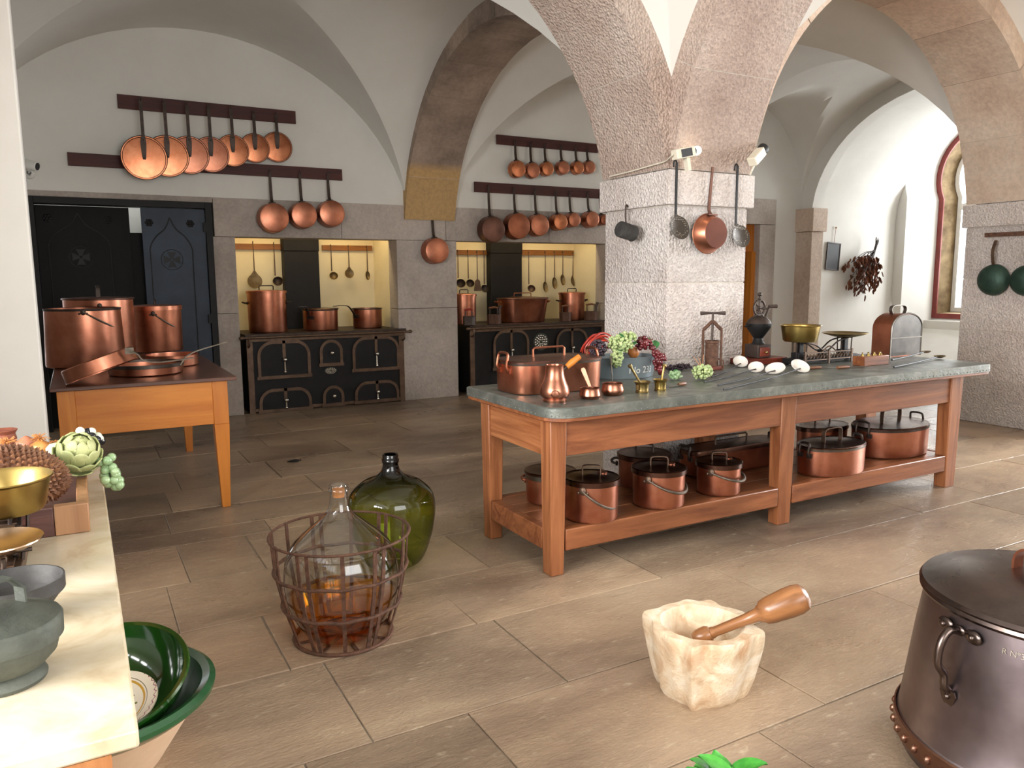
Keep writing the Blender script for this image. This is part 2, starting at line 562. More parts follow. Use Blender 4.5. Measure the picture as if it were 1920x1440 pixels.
def floor():
    rnd = random.Random(3)
    mb = MB()
    rows = [-1.6, -.95, -.3, .35, .95, 1.38, 1.80, 2.42, 3.07, 3.66, 4.28, 4.93, 5.19, 5.68, 6.25, 6.9, 7.5, 8.15, 8.8, 9.46, 10.0]
    cuts = {2.42: [.79, 1.60, 2.95, 4.2], 3.07: [.66, 1.52, 2.63, 3.56, 4.9], 1.80: [.55, 1.154, 2.35, 3.44], 1.38: [.2, 1.0, 2.0, 3.1, 4.0], 3.66: [.3, 1.0, 1.9, 2.96, 3.9], 4.28: [.42, .817, 1.75, 2.9]}
    for a, b in zip(rows[:-1], rows[1:]):
        xs = [-1.6]
        for c in cuts.get(a, []):
            xs.append(c)
        while xs[-1] < 15:
            xs.append(xs[-1] + rnd.uniform(.75, 1.6))
        if a not in cuts:
            xs = [-1.6 + rnd.uniform(.3, 1.2) if i == 1 else x for i, x in enumerate(xs)]
        for x0, x1 in zip(xs[:-1], xs[1:]):
            if x1 - x0 < .1:
                continue
            g = .003
            dz = rnd.uniform(-.0015, .0015)
            sk = rnd.uniform(-.006, .006)
            v = [(x0 + g, a + g, -.03), (x1 - g, a + g, -.03), (x1 - g + sk, b - g, -.03), (x0 + g + sk, b - g, -.03)]
            v += [(p[0], p[1], dz) for p in v]
            t = [(p[0] + (.003 if i in (0, 3) else -.003), p[1] + (.003 if i < 2 else -.003), dz) for i, p in enumerate(v[:4])]
            v[4:] = [(p[0], p[1], dz - .0018) for p in v[4:]]
            v += t
            mb.add(v, [(0, 1, 5, 4), (1, 2, 6, 5), (2, 3, 7, 6), (3, 0, 4, 7), (4, 5, 9, 8), (5, 6, 10, 9), (6, 7, 11, 10), (7, 4, 8, 11), (8, 9, 10, 11)])
    m, nt, b = _nt('worn_floor_slabs')
    L = nt.links.new
    g = N(nt, 'ShaderNodeNewGeometry')
    n1 = N(nt, 'ShaderNodeTexNoise', Scale=1.1, Detail=7., Roughness=.62, Distortion=.5)
    n2 = N(nt, 'ShaderNodeTexNoise', Scale=22., Detail=6., Roughness=.7)
    n3 = N(nt, 'ShaderNodeTexNoise', Scale=3.1, Detail=6., Roughness=.6)
    n4 = N(nt, 'ShaderNodeTexNoise', Scale=70., Detail=3., Roughness=.6)
    mp = N(nt, 'ShaderNodeMapping')
    mp.inputs['Scale'].default_value = (.5, 1., 1.)
    L(g.outputs['Position'], mp.inputs[0])
    for n in (n1, n2, n3, n4):
        L(mp.outputs[0], n.inputs['Vector'])
    base = ramp(nt, n1.outputs[0], [(.3, S((112, 94, 80))), (.46, S((150, 130, 110))), (.58, S((172, 150, 126))), (.72, S((196, 176, 150)))])
    mx = N(nt, 'ShaderNodeMixRGB', blend_type='MULTIPLY')
    mx.inputs[0].default_value = .9
    L(base, mx.inputs[1])
    L(ramp(nt, g.outputs['Random Per Island'], [(0., (.70, .69, .68)), (.5, (.94, .93, .92)), (1., (1.14, 1.1, 1.06))]), mx.inputs[2])
    mx2 = N(nt, 'ShaderNodeMixRGB', blend_type='MIX')
    L(ramp(nt, n2.outputs[0], [(.58, (0, 0, 0)), (.74, (.6, .6, .6))]), mx2.inputs[0])
    L(mx.outputs[0], mx2.inputs[1])
    mx2.inputs[2].default_value = (*S((206, 190, 164)), 1)
    L(mx2.outputs[0], b.inputs['Base Color'])
    L(rr(nt, n3.outputs[0], .08, .6), b.inputs['Roughness'])
    ad = N(nt, 'ShaderNodeMath', operation='MULTIPLY_ADD')
    ad.inputs[1].default_value = .6
    L(n4.outputs[0], ad.inputs[0])
    L(n2.outputs[0], ad.inputs[2])
    bp = N(nt, 'ShaderNodeBump', Strength=.6, Distance=.009)
    L(ad.outputs[0], bp.inputs['Height'])
    L(bp.outputs[0], b.inputs['Normal'])
    mb.m = 1
    mb.box(-1.7, 15.5, -1.7, 10.6, -.08, -.006)
    struct('floor', mb, [m, M['grout']], smooth=0, fix=True)
floor()

def ell(a, b, t):
    return a * cos(t), b * sin(t)

def stone_arch(name, axis, lo, hi, w0, w1, m, zs, bv=BV, n=9, wext=EXT, skip=None):
    """voussoir ring spanning lo..hi along axis, w0..w1 across; starts at height zs"""
    c = (lo + hi) / 2
    a = (hi - lo) / 2
    t0 = math.asin(min(1, (zs - Z0) / bv))
    mb = MB()
    def P(u, w, z):
        return (u, w, z) if axis == 'X' else (w, u, z)
    for k in range(n):
        g = .0025
        s0 = t0 + (PI - 2 * t0) * k / n + g / a
        s1 = t0 + (PI - 2 * t0) * (k + 1) / n - g / a
        q = 6
        vs, fs = [], []
        dw = random.uniform(-.004, .004)
        for i in range(q + 1):
            t = s0 + (s1 - s0) * i / q
            x1, z1 = ell(a, bv, t)
            x2, z2 = ell(a + wext, bv + wext, t)
            vs += [P(c + x1, w0 + dw, Z0 + z1), P(c + x1, w1 + dw, Z0 + z1), P(c + x2, w1 + dw, Z0 + z2), P(c + x2, w0 + dw, Z0 + z2)]
        for i in range(q):
            for j in range(4):
                j2 = (j + 1) % 4
                fs.append((i * 4 + j, i * 4 + j2, i * 4 + 4 + j2, i * 4 + 4 + j))
        fs += [(3, 2, 1, 0), tuple(q * 4 + j for j in range(4))]
        mb.add(vs, fs)
    mb.m = 1
    vs, fs = [], []
    q = 50
    for i in range(q + 1):
        t = t0 + (PI - 2 * t0) * i / q
        x1, z1 = ell(a + .006, bv + .006, t)
        x2, z2 = ell(a + wext - .006, bv + wext - .006, t)
        vs += [P(c + x1, w0 + .008, Z0 + z1), P(c + x1, w1 - .008, Z0 + z1), P(c + x2, w1 - .008, Z0 + z2), P(c + x2, w0 + .008, Z0 + z2)]
    for i in range(q):
        for j in range(4):
            j2 = (j + 1) % 4
            fs.append((i * 4 + j, i * 4 + j2, i * 4 + 4 + j2, i * 4 + 4 + j))
    mb.add(vs, fs)
    return struct(name, mb, [m, M['mortar']], smooth=40)

def pillar(name, x0, x1, y0, y1, m):
    mb = MB()
    hs = [0, .47, 1.0, 1.55, 2.09]
    for a, b in zip(hs[:-1], hs[1:]):
        mb.box(x0, x1, y0, y1, a + .002, b - .002)
    cap = .035
    mb.box(x0 - cap, x1 + cap, y0 - cap, y1 + cap, 2.094, 2.33)
    # springer block that the arches grow from
    mb.box(x0 + .05, x1 - .05, y0 + .05, y1 - .05, 2.33, 4.3)
    mb.m = 1
    mb.box(x0 + .006, x1 - .006, y0 + .006, y1 - .006, 0, 2.33)
    return struct(name, mb, [m, M['mortar']], smooth=0, bevel=.008)
pillar('wall_pillar_1', *PX[1], PYN, PYF, M['stone'])
pillar('wall_pillar_2', *PX[2], PYN - .5, PYF, M['stone'])
pillar('wall_pillar_3', *PX[0], PYN, PYF, M['stone'])
pillar('wall_pillar_4', *PX[1], -.5, .25, M['stone'])
pillar('wall_pillar_5', *PX[2], -.5, .25, M['stone'])

stone_arch('trim_1', 'X', PX[0][1], PX[1][0], PYN, PYF, M['stone_up'], 2.335)                  # arch A
stone_arch('trim_2', 'Y', PYF, WY, 3.72, 4.42, M['stone_arch'], 2.335, n=11)             # arch B to the stove wall
stone_arch('trim_3', 'X', PX[1][1], PX[2][0], PYN, PYF, M['stone_pale'], 2.335)         # arch C
stone_arch('trim_4', 'Y', .25, PYN, PX[1][0], PX[1][1], M['stone_up'], 2.335)               # arch D overhead
stone_arch('trim_5', 'Y', .25, PYN - .5, PX[2][0], PX[2][1], M['stone_pale'], 2.335)

def vault(mb, xa, xb, ya, yb, zx, bx, by, n=36):
    """groin vault: two elliptical barrels crossing over xa..xb, ya..yb"""
    cx, cy, ax, ay = (xa + xb) / 2, (ya + yb) / 2, (xb - xa) / 2, (yb - ya) / 2
    ts = [-PI / 2 + PI * i / n for i in range(n + 1)]
    idx = {}
    vs, fs = [], []
    for j, tv in enumerate(ts):
        for i, tu in enumerate(ts):
            zu, zv = bx * cos(tu), by * cos(tv)
            idx[i, j] = len(vs)
            vs.append((cx + ax * sin(tu), cy + ay * sin(tv), zx + max(zu, zv)))
    for j in range(n):
        for i in range(n):
            a, b, c, d = idx[i, j], idx[i + 1, j], idx[i + 1, j + 1], idx[i, j + 1]
            if (i < n / 2) == (j < n / 2):
                fs += [(a, c, b), (a, d, c)]
            else:
                fs += [(a, d, b), (b, d, c)]
    mb.add(vs, fs)
BW = BV + EXT
def ceilings():
    for k, (xa, xb, ya, yb) in enumerate([
            (-1.15, 3.72 + .12, PYF - EXT, WY + .06),
            (4.42 - .12, PX[2][0] + EXT, PYF - EXT, WY + .06),
            (PX[0][1] - EXT, PX[1][0] + EXT, .25 - EXT, PYN + EXT),
            (PX[1][1] - EXT, PX[2][0] + EXT, .25 - EXT, PYN + EXT)]):
        mb = MB()
        vault(mb, xa, xb, ya, yb, Z0, BW, BW)
        struct('ceiling_%d' % (k + 1), mb, M['plaster'], smooth=20, fix=False)
    mb = MB()
    mb.box(-1.7, 15.6, -1.7, 10.6, 4.75, 4.9)
    mb.box(-1.7, 15.6, -1.7, -.5, 4.1, 4.75)
    struct('ceiling_5', mb, M['plaster'], smooth=0)
    # bay beyond the second pillar and the tower niche with the window
    mb = MB()
    vault(mb, 8.6, 11.05, 4.6, WY + .06, 2.6, 1.75, 1.95)
    struct('ceiling_6', mb, M['plaster'], smooth=20, fix=False)
ceilings()

OX = [(1.64, 3.61), (4.45, 6.92)]      # stove alcoves in the wall
OZ = 2.08
def walls():
    # plaster above the frieze
    mb = MB()
    mb.box(-1.3, 13.6, WY + .01, WY + .35, 2.5, 4.8)
    mb.box(6.95, 9.62, WY + .01, WY + .3, 0, 2.5)
    mb.box(10.34, 14.6, WY + .01, WY + .3, 0, 2.5)
    mb.box(9.62, 10.34, WY + .01, WY + .3, 2.45, 2.5)
    struct('wall_back', mb, M['plaster'], smooth=0)
    # stone frieze and piers round the alcoves and the iron door
    mb = MB()
    xs = [-.6, 1.42, 2.9, 4.3, 5.9, 7.1]
    for a, b in zip(xs[:-1], xs[1:]):
        mb.box(a + .002, b - .002, WY, WY + .3, OZ if a > 1 else 2.455, 2.515)
    for a, b in ((1.40, 1.64), (3.61, 4.45), (6.92, 7.1)):
        mb.box(a, b, WY + .002, WY + .3, 0, 1.2)
        mb.box(a, b, WY + .002, WY + .3, 1.204, OZ - .003)
    mb.box(-.6, -.40, WY + .002, WY + .3, 0, 2.455)
    struct('trim_6', mb, M['stone_wall'], smooth=0, bevel=.006)
    # alcove linings
    mb = MB()
    for a, b in OX:
        mb.box(a - .05, b + .05, 10.35, 10.45, 0, 2.6)
        mb.box(a - .06, a, WY + .3, 10.4, 0, 2.6)
        mb.box(b, b + .06, WY + .3, 10.4, 0, 2.6)
        mb.box(a - .05, b + .05, WY + .3, 10.4, 2.55, 2.6)
    struct('wall_alcove', mb, M['plaster_warm'], smooth=0)
    # near side wall end, side walls, rear wall
    mb = MB()
    mb.box(-1.3, -.197, 5.03, 5.2, 0, 4.6)
    struct('wall_side', mb, M['plaster'], smooth=0, bevel=.01)
    mb = MB()
    mb.box(-1.45, -1.25, 2.9, 9.8, 0, 4.8)
    mb.box(-1.45, -1.25, -1.6, -.7, 0, 4.8)
    mb.box(-1.45, -1.25, -.7, 2.9, 0, .95)
    mb.box(-1.45, -1.25, -.7, 2.9, 3.1, 4.8)
    for y in (-.1, .5, 1.1, 1.7, 2.3):
        mb.box(-1.42, -1.3, y - .045, y + .045, .95, 3.1)
    struct('wall_left', mb, M['plaster'], smooth=0)
    mb = MB()
    mb.box(-1.45, .2, -1.65, -1.5, 0, 4.8)
    mb.box(.2, 3.2, -1.65, -1.5, 0, 1.0)
    mb.box(.2, 3.2, -1.65, -1.5, 3.3, 4.8)
    mb.box(3.2, 12.2, -1.65, -1.5, 0, 4.8)
    struct('wall_rear', mb, M['plaster'], smooth=0)
    mb = MB()
    mb.box(12.0, 12.2, -1.6, .9, 0, 4.8)
    mb.box(12.0, 12.2, .9, 3.4, 0, .9)
    mb.box(12.0, 12.2, .9, 3.4, 3.4, 4.8)
    mb.box(12.0, 12.2, 3.4, 4.9, 0, 4.8)
    mb.box(9.2, 12.2, 4.9, 5.0, 0, 4.8)
    struct('wall_right', mb, M['plaster'], smooth=0)
walls()

def tower():
    """corner pier, door surround, deep arched niche and the window at its end"""
    mb = MB()
    # door surround in the back wall
    mb.box(9.5, 9.62, WY - .03, WY + .25, 0, 2.5)
    mb.box(10.02, 10.385, WY - .03, WY + .25, 0, 2.44)
    mb.box(9.5, 10.385, WY - .03, WY + .25, 2.445, 2.86)
    struct('trim_7', mb, M['stone_wall'], smooth=0, bevel=.008)
    mb = MB()
    mb.box(9.4, 10.5, 10.9, 11., 0, 2.6)
    mb.box(10.03, 10.1, WY + .3, 11., 0, 2.6)
    mb.box(9.4, 10.5, WY + .3, 11., 2.6, 2.7)
    mb.box(9.4, 9.45, WY + .3, 11., 0, 2.6)
    struct('wall_passage', mb, M['plaster'], smooth=0)
    mb = MB()
    mb.box(9.93, 10.03, WY + .05, 10.3, 0, 2.0)
    mb.box(9.62, 10.03, WY + .1, WY + .2, 2.0, 2.445)
    struct('door_2', mb, M['orange_z'], smooth=0)
    # pier with its capital at the corner of the niche
    mb = MB()
    mb.box(10.93, 11.22, 9.13, WY + .02, 0, 2.33)
    mb.box(10.9, 11.26, 9.09, WY + .02, 2.335, 2.72)
    struct('wall_pillar_6', mb, M['stone_pale'], smooth=0, bevel=.008)
    # niche: barrel vault over x 11.05..13.4
    yc, a, zs, b = 7.05, 2.2, 2.6, 1.75
    def barrel(x0, x1, yc, a, zs, b, n=28):
        m2 = MB()
        for t0, t1 in [(i / n, (i + 1) / n) for i in range(n)]:
            p = [(yc - a * cos(PI * t), zs + b * sin(PI * t)) for t in (t0, t1)]
            m2.add([(x0, p[0][0], p[0][1]), (x1, p[0][0], p[0][1]), (x1, p[1][0], p[1][1]), (x0, p[1][0], p[1][1])], [(0, 1, 2, 3)])
        return m2
    def face(x, th, yc, a, zs, b, y0, y1, z1, n=28):
        """wall at x with an arched opening, thickness th"""
        m2 = MB()
        pts = [(yc - a, 0)] + [(yc - a * cos(PI * i / n), zs + b * sin(PI * i / n)) for i in range(n + 1)] + [(yc + a, 0)]
        for (ya, za), (yb, zb) in zip(pts[:-1], pts[1:]):
            if abs(ya - yb) < 1e-6:
                continue
            for xx in (x, x + th):
                m2.add([(xx, ya, za), (xx, yb, zb), (xx, yb, z1), (xx, ya, z1)], [(0, 1, 2, 3)])
            m2.add([(x, ya, za), (x + th, ya, za), (x + th, yb, zb), (x, yb, zb)], [(0, 1, 2, 3)])
        for ya, yb in ((y0, yc - a), (yc + a, y1)):
            m2.box(x, x + th, ya, yb, 0, z1)
        return m2
    w = face(11.05, .25, yc, a, zs, b, 4.9, WY + .02, 4.8)
    struct('wall_arch', w, M['plaster'], smooth=30, fix=False)
    w = barrel(11.3, 13.5, 7.05, 2.25, 2.6, 1.8)
    w.box(11.3, 13.5, 9.3, 9.46, 0, 2.62)
    w.box(11.3, 13.5, 4.7, 4.8, 0, 2.62)
    struct('wall_niche', w, M['plaster'], smooth=30, fix=False)
    # window wall: splayed reveal, then the frame
    mb = MB()
    n = 24
    yi, zi = 8.1, 3.35
    def horseshoe(rr_, hw, zb):
        neck = math.asin(min(1, max(-1, hw / rr_)))
        zn = zi - rr_ * cos(neck)
        p = [(yi + hw, zb), (yi + hw, zn)]
        a0 = -PI / 2 + neck
        for i in range(n + 1):
            t = a0 + (PI - 2 * a0) * i / n
            p.append((yi + rr_ * cos(t), zi + rr_ * sin(t)))
        p.append((yi - hw, zb))
        return p
    A = horseshoe(1.06, 1.0, .0)
    B = horseshoe(.96, .88, .78)
    def strip(mb, P, x0, Q, x1):
        for i in range(len(P)):
            j = (i + 1) % len(P)
            mb.add([(x0, *P[i]), (x0, *P[j]), (x1, *Q[j]), (x1, *Q[i])], [(0, 1, 2, 3)])
    # outer face with opening A at x=13.4
    top = [(yi + 1.2, 0), (9.4, 0)]
    Rq = []
    for (y, z) in A:
        dy, dz = y - yi, z - 2.4
        s = min(1.6 / abs(dy) if abs(dy) > 1e-6 else 1e9, 2.4 / abs(dz) if abs(dz) > 1e-6 else 1e9)
        Rq.append((yi + dy * s, 2.4 + dz * s))
    strip(mb, Rq, 13.4, A, 13.4)
    mb.box(13.4, 13.5, 4.7, 6.52, 0, 4.9)
    mb.box(13.4, 13.5, 9.4, 9.6, 0, 4.9)
    strip(mb, A, 13.4, B, 14.2)
    mb.box(14.0, 14.19, 6.3, 9.3, 0, .74)
    struct('wall_window', mb, M['plaster'], smooth=30, fix=False)
    fr = thing('window_1', '', '', (0, 0, 0))
    del fr['label'], fr['category']
    fr['kind'] = 'structure'
    def ring(name, P, Q, x0, x1, m):
        k = MB()
        strip(k, P, x0, Q, x0)
        strip(k, Q, x0, Q, x1)
        strip(k, P, x0, P, x1)
        k.build(name, m, fr, smooth=30, fix=False)
    C = horseshoe(.87, .79, .87)
    D = horseshoe(.77, .69, .9)
    E_ = horseshoe(.69, .61, .98)
    ring('window_frame', B, C, 14.17, 14.3, M['redframe'])
    k = MB()
    strip(k, C, 14.2, D, 14.5)
    k.build('stone_reveal', mat('mossy_stone', (92, 70, 40), (150, 128, 92), rough=.8, scale=5., glob=True), fr, smooth=30, fix=False)
    ring('window_sash', D, E_, 14.45, 14.53, M['white'])
    k = MB()
    k.box(14.44, 14.52, yi - .6, yi + .6, 2.78, 2.9)
    k.box(14.44, 14.52, yi + .33, yi + .4, .96, 2.8)
    k.box(14.44, 14.52, yi - .05, yi + .05, .96, 2.8)
    for j in range(10):
        k.tube(arc((14.48, yi, 3.25), .35, 0, PI, 12, 'YZ'), .018, 6)
        break
    k.build('glazing_bars', M['white'], fr, smooth=30)
    k = MB()
    k.add([(14.5, *p) for p in E_], [tuple(range(len(E_)))])
    k.build('glass_pane', M['pane'], fr, smooth=0)
tower()

# ================================================================== builders for kitchen ware
def wall_prof(r0, r1, h, t=.006, z0=0., roll=.004, n=1):
    """hollow pot wall: outside up, rolled rim, inside down"""
    return [(0, z0), (r0 - .012, z0), (r0 - .003, z0 + .004), (r0, z0 + .014), (r1, h - roll), (r1 + roll * .8, h - roll * .3), (r1 + roll * .5, h + roll * .4), (r1 - t, h), (r0 - t, z0 + .016), (r0 - .02, z0 + .012), (0, z0 + .012)]
def strap(mb, pts, w, t, upv=(0, 0, 1)):
    return mb.tube(pts, 0, flat=(w, t), upv=upv)
def rivets(mb, pts, r=.006):
    for p in pts:
        mb.ball(p, r, 8, 5)
    return mb

def saucepan(name, label, R, D, hl, m, mh, cat='saucepan', rise=.0, group=None, ring=True, drop=0.):
    t = thing(name, label, cat, group=group)
    mb = MB()
    mb.lathe(wall_prof(R * .985, R, D), 44)
    mb.build('pan_body', m, t)
    h = MB()
    y0 = -R - .004
    pts = spline([(0, y0 + .004, D * .62 - .02), (0, y0 - .012, D * .66), (0, y0 - .05, D * .8 + rise * .2), (0, y0 - hl * .55, D * .92 + rise * .6), (0, y0 - hl + .03, D * .95 + rise)], 6)
    k = len(pts)
    w = [(.036 - .010 * i / (k - 1) + .004 * abs(sin(3 * i / k)), .008) for i in range(k)]
    h.tube(pts, 0, flat=w, upv=(0, 0, 1))
    e = pts[-1]
    eye = MB()
    if ring:
        eye.tube([(e.x + .013 * sin(a), e.y - .016 + .02 * cos(a), e.z) for a in [2 * PI * i / 14 for i in range(14)]], .0045, 8, closed=True)
    h.box(-.04, .04, y0 - .004, y0 + .012, D * .5, D * .66)
    rivets(h, [(-.028, y0 - .004, D * .58), (.028, y0 - .004, D * .58), (0, y0 - .006, D * .58)], .007)
    ho = h.build('handle', mh, t)
    eye.build('hanging_eye', mh, ho)
    return t

def hung_saucepan(name, px, py, rpx, hook, D, label, m, group, wallY=WY - .03, mh=None, shrink=1.):
    """pan hanging with its bottom towards the room: px,py,rpx = bottom disc in the photo, hook = handle eye"""
    c = at(px, py, Y=wallY - D)
    R = rpx * m_per_px(c) * shrink
    hk = at(hook[0], hook[1], Y=wallY)
    t = saucepan(name, label, R, D, max(.08, hk.z - c.z - R), m, mh or M['iron'], group=group)
    t.location = c
    t.rotation_euler = (rad(-90), 0, 0)
    return t

def lid_disc(R, hl, m, mh, name, label, group):
    """flat copper cover with a raised rim and a long iron handle, local z outward, handle along +y"""
    t = thing(name, label, 'pan lid', group=group)
    mb = MB()
    mb.lathe([(0, 0), (R * .9, 0), (R, .001), (R + .003, .007), (R, .012), (R * .955, .012), (R * .94, .005), (R * .86, .006), (R * .5, .011), (0, .013)], 48)
    mb.build('lid_plate', m, t)
    mb = MB()
    mb.tube([((R + .001) * cos(a), (R + .001) * sin(a), .008) for a in [2 * PI * i / 48 for i in range(48)]], .0055, 8, closed=True)
    mb.tube([(R * .93 * cos(a), R * .93 * sin(a), .006) for a in [2 * PI * i / 48 for i in range(48)]], .002, 6, closed=True)
    mb.build('rolled_rim', M['copper_dark'], t)
    h = MB()
    pts = spline([(0, -.02, .016), (0, R * .35, .019), (0, R * .8, .026), (0, R + .02, .03), (0, hl - .03, .012)], 5)
    k = len(pts)
    h.tube(pts, 0, flat=[(.028 + .024 * sin(PI * min(1, i / k * 1.4)) + .006 * i / k, .007) for i in range(k)], upv=(0, 0, 1))
    e = pts[-1]
    h.tube([(e.x + .012 * sin(a), e.y + .014 - .018 * cos(a), e.z) for a in [2 * PI * i / 12 for i in range(12)]], .0045, 8, closed=True)
    rivets(h, [(0, -.005, .019), (-.016, R * .62, .022), (.016, R * .62, .022), (0, R * .8, .03)], .007)
    h.build('handle', mh, t)
    return t

def ladle(kind, label, L, r, group, m=None, mh=None, side=0., hook=True, deepness=.6):
    """hanging tool: origin at its hook, handle down local -z; kinds ladle, skimmer, spoon, spatula"""
    nm = {'ladle': 'ladle', 'skimmer': 'skimmer', 'spoon': 'spoon', 'spatula': 'spatula'}[kind]
    t = thing(nm, label, nm, group=group)
    h = MB()
    pts = [(0, .018, -.012), (0, .012, .006), (0, 0, .01), (0, -.006, 0)] if hook else [(0, 0, .0)]
    pts += [(0, -.006, -L * .5), (0, -.006, -L + r * .9)]
    h.tube(spline(pts, 4), .0052 if kind != 'spatula' else .006, 8)
    h.tube([(0, -.006, -L * .25), (0, -.006, -L + r)], 0, flat=[(.010, .006), (.016, .006)], upv=(0, 1, 0))
    h.build('handle', mh or M['iron_brown'], t)
    b = MB()
    zc = -L - r * .1
    if kind == 'ladle':
        x = XF((side * r, -.006 - r * .45, zc), (rad(62), 0, rad(-35 * side)))
        b.lathe([(0, -r * .8), (r * .5, -r * .72), (r * .85, -r * .4), (r, 0), (r * .94, 0), (r * .78, -r * .36), (r * .45, -r * .64), (0, -r * .72)], 24, xf=x)
    elif kind == 'skimmer':
        x = XF((0, -.008, zc), (rad(84), 0, rad(side * 20)))
        b.lathe([(0, -.012), (r * .6, -.009), (r, .001), (r, .004), (r * .6, -.005), (0, -.008)], 28, xf=x)
        b.add([(-.008, -.006, -L + r * 1.4), (.008, -.006, -L + r * 1.4), (r * .6, -.007, zc + r * .75), (-r * .6, -.007, zc + r * .75)], [(0, 1, 2, 3)])
    elif kind == 'spoon':
        x = XF((0, -.008, zc), (rad(80), 0, rad(side * 25)))
        b.lathe([(0, -r * .5), (r * .5, -r * .4), (r * .9, -r * .1), (r, .0), (r * .93, .001), (r * .5, -r * .3), (0, -r * .42)], 22, sx=.62, sy=1.25, xf=x)
    else:
        x = XF((0, -.009, zc), (rad(90), 0, 0))
        b.prism([(-r * .55, r * .95), (-r * .8, -r), (r * .8, -r), (r * .55, r * .95), (0, r * 1.4)], .004, xf=x)
    b.build('bowl' if kind != 'spatula' else 'blade', m or M['tool_brass'], t)
    return t

# ================================================================== iron door in the stove wall
def iron_door():
    d = thing('door_1', '', '')
    del d['label'], d['category']
    d['kind'] = 'structure'
    x0, x1, zt = -.385, 1.40, 2.452
    mb = MB()
    mb.box(x0, x0 + .07, WY - .03, WY + .16, 0, zt)
    mb.box(x1 - .07, x1, WY - .03, WY + .16, 0, zt)
    mb.box(x0 + .07, x1 - .07, WY - .03, WY + .16, zt - .07, zt)
    mb.build('door_frame', M['iron_black'], d, bevel=.004)
    bk = MB()
    bk.box(x0 - .1, x1 + .1, 10.3, 10.4, 0, 2.6)
    bk.box(x0 - .1, x0, WY + .16, 10.3, 0, 2.6)
    bk.box(x1, x1 + .1, WY + .16, 10.3, 0, 2.6)
    bk.build('passage_lining', M['plaster'], d)
    def leaf(nm, a, b, y, m, lx, cx, cz, deep):
        k = MB()
        k.box(a, b, y, y + .035, .01, zt - .075)
        lo = k.build(nm, m, d, bevel=.003)
        # applied relief: cross in a ring, pointed arch, rosettes
        e = MB()
        r = .1
        for q in range(4):
            a0 = q * PI / 2
            pl = [(.012, .012), (.045, r * .86), (0, r * .8), (-.045, r * .86), (-.012, .012)]
            e.prism([(p[0] * cos(a0) - p[1] * sin(a0), p[0] * sin(a0) + p[1] * cos(a0)) for p in pl], .008, xf=XF((cx, y, cz), (rad(90), 0, 0)))
        e.tube([(cx + r * 1.12 * cos(t), y, cz + r * 1.12 * sin(t)) for t in [2 * PI * i / 36 for i in range(36)]], .004, 6, closed=True)
        e.build('cross_relief', M['black'], lo)
        g = MB()
        hw = (b - a) * .33
        zs, ztp = cz + .12, cz + .46
        for sgn in (-1, 1):
            pts = spline([(cx + sgn * hw, y, .2), (cx + sgn * hw, y, zs - .2), (cx + sgn * hw, y, zs), (cx + sgn * hw * .7, y, zs + .13), (cx + sgn * hw * .25, y, zs + .22), (cx, y, ztp)], 6)
            g.tube(pts, .007, 6)
        g.build('arch_relief', M['black'], lo)
        f = MB()
        for sgn in (-1, 1):
            for q in range(6):
                t = q * PI / 3
                f.ball((cx + sgn * hw * .98 + .028 * cos(t), y, ztp - .06 + .028 * sin(t)), .017, 8, 5, (1, .4, 1))
            f.ball((cx + sgn * hw * .98, y - .004, ztp - .06), .016, 8, 5, (1, .5, 1))
        f.build('rosette_relief', M['iron_black'], lo)
        return lo
    cb = at(323, 487, Y=WY + .0)
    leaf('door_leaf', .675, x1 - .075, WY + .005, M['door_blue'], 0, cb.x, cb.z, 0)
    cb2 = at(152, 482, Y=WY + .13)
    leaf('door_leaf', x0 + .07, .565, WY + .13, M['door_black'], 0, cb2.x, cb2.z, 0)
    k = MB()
    k.box(.565, .69, WY + .15, WY + .2, .0, 2.11)
    k.build('inner_panel', M['door_black'], d)
    k = MB()
    for z in (2.18, 1.15, .4):
        k.box(x1 - .1, x1 - .06, WY - .045, WY - .02, z - .05, z + .05)
    k.build('hinge', M['iron_black'], d)
iron_door()

